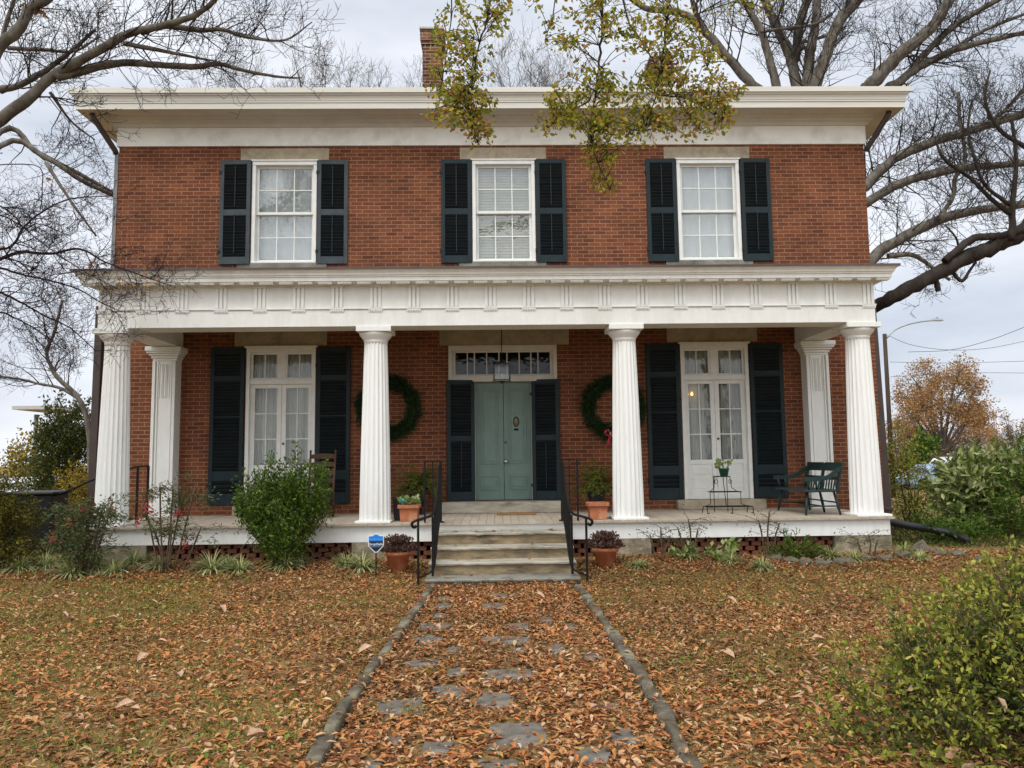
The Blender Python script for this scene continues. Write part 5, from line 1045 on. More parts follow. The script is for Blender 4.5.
# boxwood in the near right corner
b = Vector((2.84, -8.32, gz(2.84, -8.32)))
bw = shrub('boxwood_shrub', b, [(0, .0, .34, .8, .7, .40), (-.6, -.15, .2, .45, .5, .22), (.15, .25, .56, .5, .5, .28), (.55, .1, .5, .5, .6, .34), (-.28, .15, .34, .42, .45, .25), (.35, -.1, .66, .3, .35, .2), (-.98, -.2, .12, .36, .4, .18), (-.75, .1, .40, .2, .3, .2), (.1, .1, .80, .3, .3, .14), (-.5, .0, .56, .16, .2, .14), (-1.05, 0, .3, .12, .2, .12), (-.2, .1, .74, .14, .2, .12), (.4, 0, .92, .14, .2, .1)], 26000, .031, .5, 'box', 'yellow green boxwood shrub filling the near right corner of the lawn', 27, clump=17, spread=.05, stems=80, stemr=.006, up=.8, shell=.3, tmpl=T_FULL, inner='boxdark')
r = np.random.default_rng(12); pk = [at(px, py, Y) for px, py, Y in [(1005, 713, -8.75), (1012, 740, -8.8), (985, 640, -8.4), (945, 757, -8.8), (975, 764, -8.9), (905, 690, -8.5), (960, 712, -8.6)]]
o = leaves('caught_leaf', LEAF['pale'], pk, np.array([.09, .08, .06, .08, .07, .06, .05]), .6, r, tmpl=T_FULL, curl=.4); put(o, bw)

# trees and bushes in the background
def bgtree(name, px, pyt, pyb, Y, hw, mat, label, seed, n=2500, size=.3, cat='tree', trunk=True, sub=(5, 3), bark='bark', group=None, leafy=True, low=.25, flat=.75):
    rng = random.Random(seed); r = np.random.default_rng(seed); top = at(px, pyt, Y); k = (Y - CAM.y) / FPX; gx = top.x; zb = gz(gx, Y); root = empty(name, (gx, Y, zb), 0, label, cat, group); H = top.z - zb; W = hw * k
    tb = MB(); tw = MB(); tips = []; P, q = limb(tb, rng, [(gx, Y, zb - .2), (gx + .02 * H, Y, zb + H * low * .6), (gx, Y, zb + H * low)], H * .026, H * .02, 8); put(tb.build('trunk', MAT[bark]), root); f = P[-1]
    nl = 20
    for i in range(nl):
        a = i * 2.4 + rng.random(); e = math.asin(min(.98, (i + .4) / nl)) * .96 + .04; k_ = rng.uniform(.72, .95); d = Vector((math.cos(a) * math.cos(e) * W, math.sin(a) * math.cos(e) * W * .8, math.sin(e) * H * (1 - low))) * k_
        PP, qq = limb(tw, rng, [f, f + Vector((d.x * .4, d.y * .4, d.z * .5 + H * .03)) + rv(rng) * H * .02, f + Vector((d.x * .78, d.y * .78, d.z * .85)) + rv(rng) * H * .02, f + d], H * .013, H * .003, 5); sprout(tw, rng, PP, qq, sub[0] * 2, W * .34, 2, sub[1], t0=.3, up=.12, rmin=H * (.0009 if leafy and n > 1000 else .0022), tips=tips)
    put(tw.build('branches', MAT[bark]), root)
    if leafy:
        c = [t[0] for t in tips if t[0].z > zb + H * .1]; PP = []
        for _ in range(n): PP.append(rng.choice(c) + rv(rng) * size * 1.3)
        put(leaves('foliage', LEAF[mat], PP, size, .6, r, curl=.4), root)
    return root
bgtree('autumn_oak', 936, 352, 440, 52, 66, 'rust', 'wide spreading autumn oak with rusty brown leaves beyond the street', 61, 24000, .17, sub=(7, 5), low=.2)
bgtree('bare_thicket_tree', 966, 426, 470, 42, 36, 'mum', 'low rounded greyish brown twiggy tree in front of the distant poles', 62, 2600, .09, sub=(8, 5), low=.1, bark='stem')
bgtree('bare_thicket_tree', 1012, 412, 470, 75, 34, 'rust', 'pinkish bare tree at the far right edge beyond the laurel', 63, 500, .3, sub=(9, 5), low=.12, bark='stem')
bgtree('bare_thicket_tree', 905, 425, 470, 60, 26, 'rust', 'grey bare bushy tree low behind the lamp pole', 64, 0, .3, sub=(9, 5), leafy=False, low=.1, bark='stem')
b = gp(926, 478, 46); shrub('green_tree', b, [(0, 0, 1.6, .9, .8, 1.2), (.1, 0, 2.6, .6, .6, .8)], 2600, .28, .5, 'holly', 'small dark green tree in front of the rusty autumn oak', 65, 'tree', clump=30, spread=.3, stems=5, stemr=.06)
b = gp(66, 500, 7.5); shrub('broad_evergreen', b, [(0, 0, 1.2, .8, .7, 1.1), (.05, 0, 2.1, .62, .55, .75), (-.1, 0, .5, .8, .6, .5), (-.3, .1, 2.5, .3, .3, .5)], 16000, .09, .4, 'boxdark', 'broad dark evergreen rising behind the left porch corner', 66, 'tree', clump=36, spread=.14, stems=8, stemr=.03)
b = gp(88, 520, 4.5); shrub('yellow_shrub', b, [(0, 0, .6, .55, .5, .55), (-.2, 0, .9, .35, .4, .35), (.2, 0, 1.0, .3, .3, .4)], 2600, .07, .45, 'yellow', 'golden yellow autumn shrub behind the left downpipe', 67, clump=24, spread=.12, stems=10)
bgtree('orange_tree', 28, 428, 470, 34, 26, 'yellow', 'distant small orange and yellow autumn tree at the far left', 68, 1100, .22, low=.2)
bgtree('bare_thicket_tree', 52, 440, 480, 26, 24, 'rust', 'brownish low twiggy tree beyond the parked car at the left', 69, 300, .16, sub=(8, 4), low=.1, bark='stem')
def bent_tree():
    rng = random.Random(70); p = gp(92, 500, 6.0); root = tree_root('leaning_tree', p, 'slim leaning bare tree behind the left end of the porch'); tb = MB(); tw = MB()
    P, q = limb(tb, rng, [p - Vector((0, 0, .1))] + A([(90, 440, 0), (84, 410, 0), (74, 393, 0), (60, 380, 0), (52, 369, 0), (47, 352, 0), (55, 330, 0), (62, 300, 0)], 6.0), .075, .03, 8); sprout(tw, rng, P, q, 30, 1.3, 3, 4, t0=.4)
    P, q = limb(tb, rng, A([(78, 398, 0), (60, 388, 0), (40, 384, 0), (15, 378, 0), (-10, 376, 0)], 6.0), .045, .02, 6); sprout(tw, rng, P, q, 18, 1.0, 3, 4, t0=.1)
    put(tb.build('trunk', MAT['bark']), root); put(tw.build('twigs', MAT['darkbark']), root)
bent_tree()

# ------------------------------------------------------------------ street furniture and things far off
def at3(px, py, Y): return at(px, py, Y)
p = gp(892, 470, 24); t = at(884.5, 334, 24); root = empty('street_lamp', p, 0, 'tall brown wooden pole with a curved lamp arm beside the right side of the house', 'street lamp'); mb = MB(); mb.tube([p - Vector((0, 0, .3)), t], [.115, .09], 12); put(mb.build('pole', MAT['polewood']), root)
mb = MB(); pts = A([(887, 338, 0), (895, 330, 0), (908, 324.5, 0), (922, 321.5, 0), (932, 320.5, 0)], 24); mb.tube(smooth_path(pts, 4), .035, 8); put(mb.build('lamp_arm', MAT['galv']), root)
mb = MB(); q = at(936, 319.8, 24); mb.prism([(-.28, -.1), (.3, -.14), (.34, 0), (.3, .14), (-.28, .1)], -.05, .05, Matrix.Translation(q), .7); mb.box(q.x + .02, q.x + .1, q.y - .04, q.y + .04, q.z + .05, q.z + .12); put(mb.build('lamp_head', MAT['galv']), root)
for px, py0, Y, lb in ((994.5, 413, 85, 'tall thin pale utility pole far off between the autumn oak and the laurel'), (977.5, 415, 100, 'short thin utility pole far off left of the taller pale one')):
    a = at(px, py0, Y); bz = Vector((a.x, a.y, gz(a.x, a.y))); mb = MB(); mb.tube([bz - Vector((0, 0, .3)), a], [.2, .16], 8); mb.bar(a - Vector((.9, 0, .5)), a - Vector((-.9, 0, .5)), .1); o = mb.build('utility_pole', MAT['galv']); tag(o, lb, 'utility pole', 'far utility poles')
for i, (pts, lb) in enumerate((([(887, 335, 0), (912, 345, 0), (950, 350, 2), (990, 348, 4), (1030, 340, 6)], 'sagging power line from the lamp pole to the right edge'), ([(908, 352, 0), (950, 350, -2), (990, 340, -4), (1030, 325, -6)], 'power line rising towards the right edge of the sky'), ([(890, 362, 6), (950, 363, 6), (1030, 361, 6)], 'straight nearly level power line above the autumn oak'), ([(890, 377, 8), (960, 373, 8), (1030, 373, 8)], 'lowest power line crossing behind the autumn oak top'))):
    mb = MB(); mb.tube(smooth_path(A(pts, 25), 6), .011, 4); tag(mb.build('power_line', MAT['cable']), lb, 'power line', 'overhead power lines')
def car(label, loc, rz, paint, van=False):
    root = empty('parked_car', loc, R(rz), label, 'car', 'cars parked beyond the garden'); mb = MB(); H = 1.85 if van else 1.45
    prof = [(-2.2, .3), (-2.25, .62), (-2.1, .8), (-1.2, .93), (-.55, H - .04), (.2, H), (1.3, H - .05), (1.95, .98), (2.2, .9), (2.25, .45), (2.2, .3)] if not van else [(-2.3, .3), (-2.35, .7), (-2.1, .95), (-1.5, 1.1), (-1.0, H - .1), (-.4, H), (2.1, H - .03), (2.3, 1.1), (2.35, .5), (2.3, .3)]
    n = len(prof); W = .86; S = lambda z: W * (1 if z < .95 else 1 - .16 * (z - .95) / (H - .95))
    for i in range(n):
        (xa, za), (xb, zb) = prof[i], prof[(i + 1) % n]; mb.face([(xa, -S(za), za), (xb, -S(zb), zb), (xb, S(zb), zb), (xa, S(za), za)])
    mb.face([(x_, -S(z_), z_) for x_, z_ in prof][::-1]); mb.face([(x_, S(z_), z_) for x_, z_ in prof]); body = mb.build('body', MAT[paint], root, .05)
    g = MB(); a0, a1, a2, a3 = (-1.0, -.45, .95, 1.5) if not van else (-1.2, -.85, 1.6, 1.9)
    for s in (-1, 1): g.face([(a0 + .12, s * (S(.98) + .012), .98), (a3 - .1, s * (S(.98) + .012), .98), (a2 + .05, s * (S(H - .15) + .012), H - .15), (a1 + .05, s * (S(H - .15) + .012), H - .15)])
    g.build('side_windows', MAT['carglass'], root)
    w = MB(); (xa, za), (xb, zb) = (prof[3], prof[4]); w.face([(xa - .01, -S(za) + .1, za + .03), (xa - .01, S(za) - .1, za + .03), (xb - .02, S(zb) - .12, zb - .04), (xb - .02, -S(zb) + .12, zb - .04)]); w.build('windscreen', MAT['carglass'], root)
    for x_ in (-1.38, 1.4):
        for s in (-1, 1):
            t_ = MB(); t_.lathe([(.16, -.1), (.3, -.1), (.33, -.07), (.33, .07), (.3, .1), (.16, .1)], 18); o = t_.build('wheel', MAT['tyre'], root); o.location = (x_, s * .8, .33); o.rotation_euler = (R(90), 0, 0)
            h = MB(); h.lathe([(.02, -.105), (.17, -.09), (.17, .09), (.02, .105)], 12); h.build('rim', MAT['galv'], o)
    for s in (-1, 1):
        h = MB(); h.box(-2.27, -2.15, s * .6 - .14, s * .6 + .14, .64, .76); h.build('headlight', MAT['signwhite'], root, .02)
def cz(px, Y): p = at(px, 480, Y); return (p.x, p.y, gz(p.x, p.y))
car('pale blue parked car glimpsed through the loose shrub', cz(934, 33), 8, 'carblue'); car('white van parked behind the laurel shrub', cz(956, 38), 5, 'carwhite', True); car('silver car parked far off at the left edge behind the bin', cz(22, 26), 70, 'cargrey'); car('white car parked low behind the yellow shrub at the left', cz(44, 21), 60, 'carwhite')
# pale canopy building far left
a = at(52, 409, 60); root = empty('canopy_building', (a.x, a.y, gz(a.x, a.y)), 0, 'pale flat roofed canopy far off at the left', 'building'); zb = gz(a.x, a.y); mb = MB(); mb.box(-1.8, 1.9, -3, 3, a.z - .22 - zb, a.z + .1 - zb); mb.build('roof', MAT['concrete'], root)
for x_ in (-1.4, 1.5):
    m2 = MB(); m2.tube([(x_, 0, 0), (x_, 0, a.z - .5 - zb)], .2, 8); m2.build('post', MAT['galv'], root)
# corrugated drain pipe, black bin
mb = MB(); pts = smooth_path([at(888, 521, -1.0), at(905, 525, -1.0), at(930, 529, -1.05), at(952, 534, -1.15), at(968, 541, -1.2)], 8); mb.tube(pts, [.055 + (.006 if i % 2 else 0) for i in range(len(pts))], 10); tag(mb.build('drain_pipe', MAT['pipe']), 'black corrugated drain pipe running out from the right porch corner', 'pipe')
p = gp(34, 545, -.6); root = empty('wheeled_bin', p, R(10), 'black bin standing behind the golden shrub at the left', 'bin'); mb = MB(); mb.prism([(-.3, -.3), (.3, -.3), (.3, .3), (-.3, .3)], .08, .86, taper=1.12); mb.build('body', MAT['bin'], root, .02); mb = MB(); mb.box(-.37, .37, -.38, .36, .862, .91); mb.box(-.3, .3, .36, .42, .84, .88); mb.build('lid', MAT['bin'], root, .02)
for s in (-1, 1):
    m2 = MB(); m2.lathe([(.02, -.03), (.1, -.03), (.11, 0), (.1, .03), (.02, .03)], 14); o = m2.build('wheel', MAT['tyre'], root); o.location = (s * .3, .3, .11); o.rotation_euler = (0, R(90), 0)
# ------------------------------------------------------------------ things on and around the porch
def handrail(sx, label):
    """sx -1 left, 1 right. local origin at the foot of the rail"""
    x0 = .03 + sx * .80; root = empty('iron_handrail', (x0, -3.2, 0), 0, label, 'handrail', 'iron handrails of the front steps'); Y = lambda y: y + 3.2
    tz, bz = FZ + .80, .80; out_ = sx * .21
    post = MB(); post.box(-.014, .014, Y(-1.93) - .014, Y(-1.93) + .014, FZ, tz); post.build('post', MAT['iron'], root)
    post = MB(); post.box(out_ - .012, out_ + .012, Y(-1.93) - .012, Y(-1.93) + .012, FZ, tz); post.build('post', MAT['iron'], root)
    top = MB(); top.bar((out_, Y(-1.93), tz + .006), (0, Y(-1.93), tz + .006), .03, .014); 
    path = smooth_path([(0, Y(-1.93), tz), (0, Y(-2.3), tz - .14), (0, Y(-2.8), bz + .09), (sx * .02, Y(-3.1), bz), (sx * .10, Y(-3.22), bz - .025), (sx * .19, Y(-3.27), bz - .05), (sx * .235, Y(-3.27), bz - .085), (sx * .215, Y(-3.25), bz - .13), (sx * .185, Y(-3.24), bz - .11)], 6)
    top.tube(path, .016, 8); top.build('top_rail', MAT['iron'], root)
    for fx, fy, lo in ((.01, -3.12, .10), (.165, -3.26, .0)):
        p = MB(); p.box(sx * fx - .013, sx * fx + .013, Y(fy) - .013, Y(fy) + .013, lo, bz - .02 if fx < .1 else bz - .045); p.build('post', MAT['iron'], root)
    low = MB(); low.tube(smooth_path([(0, Y(-1.95), FZ + .10), (0, Y(-2.4), FZ - .06), (0, Y(-2.9), .25), (sx * .02, Y(-3.12), .16), (sx * .165, Y(-3.26), .10)], 5), .011, 6); low.build('bottom_rail', MAT['iron'], root)
    n = 9
    for i in range(n):
        t = (i + 1) / (n + 1); y = -1.93 + (-3.1 + 1.93) * t; zt = np.interp(-y, [1.93, 2.3, 2.8, 3.1], [tz, tz - .14, bz + .09, bz]); zl = np.interp(-y, [1.95, 2.4, 2.9, 3.12], [FZ + .1, FZ - .06, .25, .16])
        b_ = MB(); b_.box(-.0075, .0075, Y(y) - .0075, Y(y) + .0075, float(zl), float(zt)); b_.build('baluster', MAT['iron'], root)
    b_ = MB(); b_.box(out_ / 2 - .007, out_ / 2 + .007, Y(-1.93) - .007, Y(-1.93) + .007, FZ, tz); b_.build('baluster', MAT['iron'], root)
    f_ = MB(); f_.box(-.04, .04, Y(-1.97), Y(-1.89), FZ, FZ + .015); f_.build('foot_plate', MAT['iron'], root)
handrail(-1, 'black iron handrail on the left side of the front steps'); handrail(1, 'black iron handrail on the right side of the front steps')
# side stair rail at the left end of the porch
o0 = Vector((-5.45, -.75, FZ)); root = empty('side_handrail', o0, 0, 'black iron handrail at the side stairs left of the porch', 'handrail')
a = at(148.5, 466, -.75) - o0; b_ = at(138, 466.5, -.75) - o0
for p in (a, b_): mb = MB(); mb.box(p.x - .014, p.x + .014, -.014, .014, 0, p.z); mb.build('post', MAT['iron'], root)
e = at(46, 498, -.75) - o0; mb = MB(); mb.tube(smooth_path([a, b_, at(125, 470, -.75) - o0, at(95, 479, -.75) - o0, at(70, 490, -.75) - o0, e], 4), .016, 6); mb.build('rail', MAT['iron'], root)
mb = MB(); mb.box(e.x - .014, e.x + .014, -.014, .014, -FZ, e.z); mb.build('post', MAT['iron'], root)
# wreaths
def wreath(px, label, bow):
    c = at(px, 407.5 if bow else 407.8, -.09); root = empty('wreath', c, 0, label, 'wreath', 'evergreen wreaths on the front wall'); r = np.random.default_rng(int(px)); n = 5200; a = r.uniform(0, 6.283, n); rm = .405
    t = r.uniform(0, 6.283, n); q = .088 * np.sqrt(r.random(n)) * (1 + .22 * np.sin(3 * a + px) * np.sin(7 * a)); P = np.stack([np.cos(a) * (rm + q * np.cos(t)), -.02 + .75 * q * np.sin(t), np.sin(a) * (rm + q * np.cos(t))], 1)
    D = np.stack([-np.sin(a) * .5 + np.cos(a) * np.cos(t), np.sin(t), np.cos(a) * .5 + np.sin(a) * np.cos(t)], 1) + r.normal(0, .4, (n, 3)); leaves('needles', LEAF['wreath'], P, .07, .13, r, D=D, spread=.3, parent=root)
    mb = MB(); mb.tube([(rm * math.cos(k * .2094), .03, rm * math.sin(k * .2094)) for k in range(31)], .03, 6, cap=False); mb.build('hoop', LEAF['wreath'], root)
    if bow:
        bb = MB(); bx, bz = -.06, -.41
        for s in (-1, 1):
            bb.tube(smooth_path([(bx, -.12, bz), (bx + s * .07, -.15, bz + .05), (bx + s * .11, -.14, bz + .01), (bx + s * .06, -.12, bz - .03), (bx, -.12, bz)], 4), .016, 6)
            bb.face([(bx, -.125, bz - .01), (bx + s * .03, -.13, bz), (bx + s * .09, -.13, bz - .2), (bx + s * .04, -.125, bz - .19)])
        bb.lathe([(.001, -.02), (.022, -.01), (.022, .01), (.001, .02)], 8, (bx, -.135, bz)); bb.build('bow', MAT['ribbon'], root); sp = MB()
        for k in range(14): v = (bx + r.normal(0, .05), -.155, bz + r.normal(0, .04)); sp.lathe([(.001, -.008), (.008, 0), (.001, .008)], 6, v)
        sp.build('white_berries', MAT['white'], bb and root)
wreath(388.5, 'green wreath hung on the brick wall behind the second column from the left', False); wreath(613.5, 'green wreath with red bow hung right of the front door', True)
# lantern
MAT['lanternmetal'] = surf('lantern_metal', (.05, .042, .033), (.03, .026, .021), 20, .5, .4, metal=.4)
c = at(501.8, 372, -1.0); root = empty('porch_lantern', (c.x, c.y, 3.6), 0, 'square glass and metal lantern hanging on a long rod before the front door', 'lantern'); dz = c.z - 3.6
mb = MB(); mb.tube([(0, 0, 0), (0, 0, dz + .17)], .007, 6); mb.lathe([(.05, -.02), (.05, 0)], 12); mb.build('rod', MAT['iron'], root)
mb = MB(); s = .115
for u in (-1, 1):
    for v in (-1, 1): mb.box(u * s - .011, u * s + .011, v * s - .011, v * s + .011, dz - .13, dz + .1)
for z0 in (-.13, .095):
    for u in (-1, 1): mb.box(-s - .007, s + .007, u * s - .008, u * s + .008, dz + z0, dz + z0 + .014); mb.box(u * s - .008, u * s + .008, -s + .008, s - .008, dz + z0 + .0004, dz + z0 + .0136)
mb.lathe([(.12, .11), (.07, .14), (.03, .165), (.012, .18)], 4, (0, 0, dz)); mb.lathe([(.001, -.17), (.03, -.155), (.05, -.13)], 10, (0, 0, dz)); mb.build('frame', MAT['lanternmetal'], root)
mb = MB()
for u in (-1, 1): mb.box(-s + .008, s - .008, u * s - .002, u * s + .002, dz - .115, dz + .094); mb.box(u * s - .002, u * s + .002, -s + .008, s - .008, dz - .115, dz + .094)
mb.build('glass', MAT['lanternglass'], root); mb = MB(); mb.lathe([(.008, -.12), (.008, -.06), (.012, -.05), (.008, -.03), (.002, -.02)], 8, (0, 0, dz)); mb.build('candle', MAT['signwhite'], root)
# door mat
p = on(516, 513.5, FZ); mb = MB(); mb.box(-.29, .29, -.14, .14, .0, .022); o = mb.build('door_mat', MAT['mat'], None, .006); o.location = (p.x, -.62, FZ); tag(o, 'brown coir door mat lying before the front door', 'door mat')
# pots
def lathe_part(name, prof, m, parent, n=24, loc=(0, 0, 0)):
    mb = MB(); mb.lathe(prof, n); o = mb.build(name, MAT[m], parent); o.location = loc; return o
def mum(px, label):
    p = at(px, 561, -2.55); z = gz(p.x, -2.55); root = empty('potted_mum', (p.x, -2.55, z), 0, label, 'potted plant', 'terracotta pots flanking the steps'); k = 9.72 / FPX
    lathe_part('pot', [(.10, 0), (.145, .19), (.165, .192), (.17, .235), (.155, .235), (.15, .215)], 'terra', root); lathe_part('soil', [(.001, .212), (.148, .212)], 'soil', root)
    r = np.random.default_rng(int(px)); n = 1500; d = r.normal(size=(n, 3)); d /= np.linalg.norm(d, axis=1)[:, None]; u = r.random(n) ** .4; P = np.stack([d[:, 0] * .23 * u, d[:, 1] * .2 * u, .29 + np.abs(d[:, 2]) * .14 * u - .05 * (np.hypot(d[:, 0], d[:, 1]) > .8)], 1)
    leaves('plant', LEAF['mum'], P, .034, .6, r, D=d + np.array([0, 0, .5]), spread=.6, parent=root, curl=.5); mb = MB(); rg = random.Random(int(px))
    for _ in range(30): a = rg.uniform(0, 6.28); q = rg.uniform(.05, .2); mb.tube([(0, 0, .2), (q * math.cos(a) * .6, q * math.sin(a) * .6, .29), (q * math.cos(a), q * math.sin(a), .37)], .003, 3, cap=False)
    mb.build('stems', MAT['twig'], root)
mum(398, 'terracotta pot of dried brown mums on the ground left of the steps'); mum(605.5, 'terracotta pot of dried brown mums on the ground right of the steps')
def fern(px, Y, label):
    p = at(px, 510, Y); root = empty('potted_fern', (p.x, Y, FZ), 0, label, 'potted plant', 'ferns in black urns beside the door')
    lathe_part('urn', [(.09, 0), (.10, .012), (.07, .03), (.05, .07), (.055, .1), (.095, .14), (.125, .22), (.13, .30), (.125, .36), (.15, .38), (.15, .395), (.125, .395), (.12, .36)], 'urn', root); lathe_part('soil', [(.001, .358), (.12, .358)], 'soil', root)
    r = np.random.default_rng(int(px)); rg = random.Random(int(px)); P, D = [], []; mb = MB()
    for k in range(110):
        a = rg.uniform(0, 6.283); e = rg.uniform(.2, 1.45); L_ = rg.uniform(.28, .52); d = Vector((math.cos(a) * math.cos(e), math.sin(a) * math.cos(e), math.sin(e))); c = Vector((0, 0, .36)); pts = [c.copy()]
        for j in range(6): c = c + d * L_ / 6; d = (d + Vector((0, 0, -.26))).normalized(); pts.append(c.copy())
        mb.tube(pts, .0022, 3, cap=False)
        for j in range(44): t = rg.uniform(.12, 1) * 5.99; i = int(t); q = pts[i].lerp(pts[i + 1], t - i); s = (pts[i + 1] - pts[i]).cross(Vector((0, 0, 1))).normalized() * rg.choice((-1, 1)); P.append(q); D.append(s + (pts[i + 1] - pts[i]).normalized() * .5)
    mb.build('stalks', MAT['stem'], root); leaves('fronds', LEAF['fern'], P, .046, .22, r, D=[d.normalized() for d in D], spread=.2, parent=root)
fern(418, -.35, 'fern in a black urn on the porch left of the front door'); fern(596.5, -.4, 'fern in a black urn on the porch right of the front door')
def planter(px, Y, label):
    p = at(px, 515, Y); root = empty('square_planter', (p.x, Y, FZ), 0, label, 'planter', 'square terracotta planters on the porch'); mb = MB(); w = .125; mb.prism([(-w * .9, -w * .9), (w * .9, -w * .9), (w * .9, w * .9), (-w * .9, w * .9)], 0, .175, taper=1.08); mb.build('box', MAT['terra'], root, .006); mb = MB()
    w = .137
    for u in (-1, 1): mb.box(-w, w, u * w - .012, u * w + .012, .176, .225); mb.box(u * w - .012, u * w + .012, -w + .012, w - .012, .1765, .2245)
    mb.build('rim', MAT['terra'], root, .005); mb = MB(); mb.box(-w + .012, w - .012, -w + .012, w - .012, .176, .205); mb.build('soil', MAT['soil'], root); return root
pl = planter(409.5, -1.62, 'square terracotta planter with green plant and turquoise ornament on the porch'); r = np.random.default_rng(3); n = 140; a = r.uniform(0, 6.28, n); q = .12 * np.sqrt(r.random(n)); leaves('plant', LEAF['pothos'], np.stack([q * np.cos(a), q * np.sin(a), .22 + .08 * r.random(n)], 1), .06, .6, r, D=np.stack([np.cos(a), np.sin(a), .7 + 0 * a], 1), spread=.4, parent=pl, tmpl=T_FULL)
mb = MB(); mb.lathe([(.012, .2), (.035, .25), (.05, .27), (.04, .295), (.001, .31)], 10, (-.075, -.06, 0)); MAT['turq'] = surf('turquoise_glaze', (.03, .34, .42), None, 5, .3, .5); mb.build('ornament', MAT['turq'], pl)
planter(597.5, -1.70, 'plain square terracotta planter standing before the right black urn')
p = at(399.5, 515, -1.42); mb = MB()
mb.prism([(-.07, -.07), (.07, -.07), (.07, .07), (-.07, .07)], 0, .27, taper=1.1)
for u in (-1, 1): mb.box(-.085, .085, u * .08 - .006, u * .08 + .006, .27, .295); mb.box(u * .08 - .006, u * .08 + .006, -.074, .074, .2705, .2945)
o = mb.build('black_planter', MAT['urn'], None, .005); o.location = (p.x, p.y, FZ); tag(o, 'tall narrow black planter box tucked behind the turquoise ornamented planter', 'planter')
# wire plant stand with a small plant
p = at(726, 508, -.9); root = empty('wire_plant_stand', (p.x, -.9, FZ), 0, 'black wire three tier plant stand before the right french window', 'plant stand'); mb = MB(); k = 11.37 / FPX
for z0, w, d, y0 in ((.10, .33, .1, -.1), (.305, .225, .09, .04), (.525, .10, .085, .16)):
    for yy in (y0 - d, y0 + d): mb.tube([(-w, yy, z0), (w, yy, z0)], .0065, 5)
    for xx in (-w, 0, w): mb.tube([(xx, y0 - d, z0), (xx, y0 + d, z0)], .005, 5)
for xx in (-.33, .33): mb.tube(smooth_path([(xx, -.2, .10), (xx, -.21, .03), (xx + .0, -.22, .01), (xx + (.03 if xx < 0 else -.03), -.22, .015)], 4), .0065, 5)
mb.tube(smooth_path([(.03, -.2, .10), (.03, -.21, .03), (.03, -.22, .008), (.0, -.22, .015)], 4), .0065, 5)
for s in (-1, 1):
    mb.tube([(s * .30, 0, .10), (s * .225, 0, .13), (s * .225, .0, .305)], .0055, 5); mb.tube([(s * .20, .1, .305), (s * .13, .12, .36), (s * .115, .14, .525)], .0055, 5)
    mb.tube([(s * .105 + s * .022 * math.cos(t), .09, .45 + .03 * math.sin(t)) for t in [i * .7 for i in range(10)]], .0045, 4); mb.tube([(s * .105, .09, .48), (s * .10, .09, .53)], .004, 4); mb.tube([(s * .33, .08, .0), (s * .33, .0, .10)], .0065, 5); mb.tube([(s * .10, .245, .0), (s * .10, .245, .525)], .006, 5)
mb.tube([(.0, .1, .525), (.0, -.02, .10)], .006, 5); mb.build('frame', MAT['iron'], root)
root = empty('small_potted_plant', (at(724, 476, -.74).x, -.74, FZ + .532), 0, 'small pale leaved plant in a green pot on top of the wire stand', 'potted plant'); lathe_part('pot', [(.055, 0), (.075, .095), (.082, .096), (.082, .115), (.07, .115)], 'potgreen', root, 18); lathe_part('soil', [(.001, .1), (.072, .1)], 'soil', root)
r = np.random.default_rng(8); n = 46; a = r.uniform(0, 6.28, n); q = .1 * np.sqrt(r.random(n)); leaves('plant', LEAF['pothos'], np.stack([q * np.cos(a), q * np.sin(a) * .8, .12 + .1 * r.random(n)], 1), .062, .7, r, D=np.stack([np.cos(a), np.sin(a), .5 + 0 * a], 1), spread=.3, parent=root, tmpl=T_FULL)
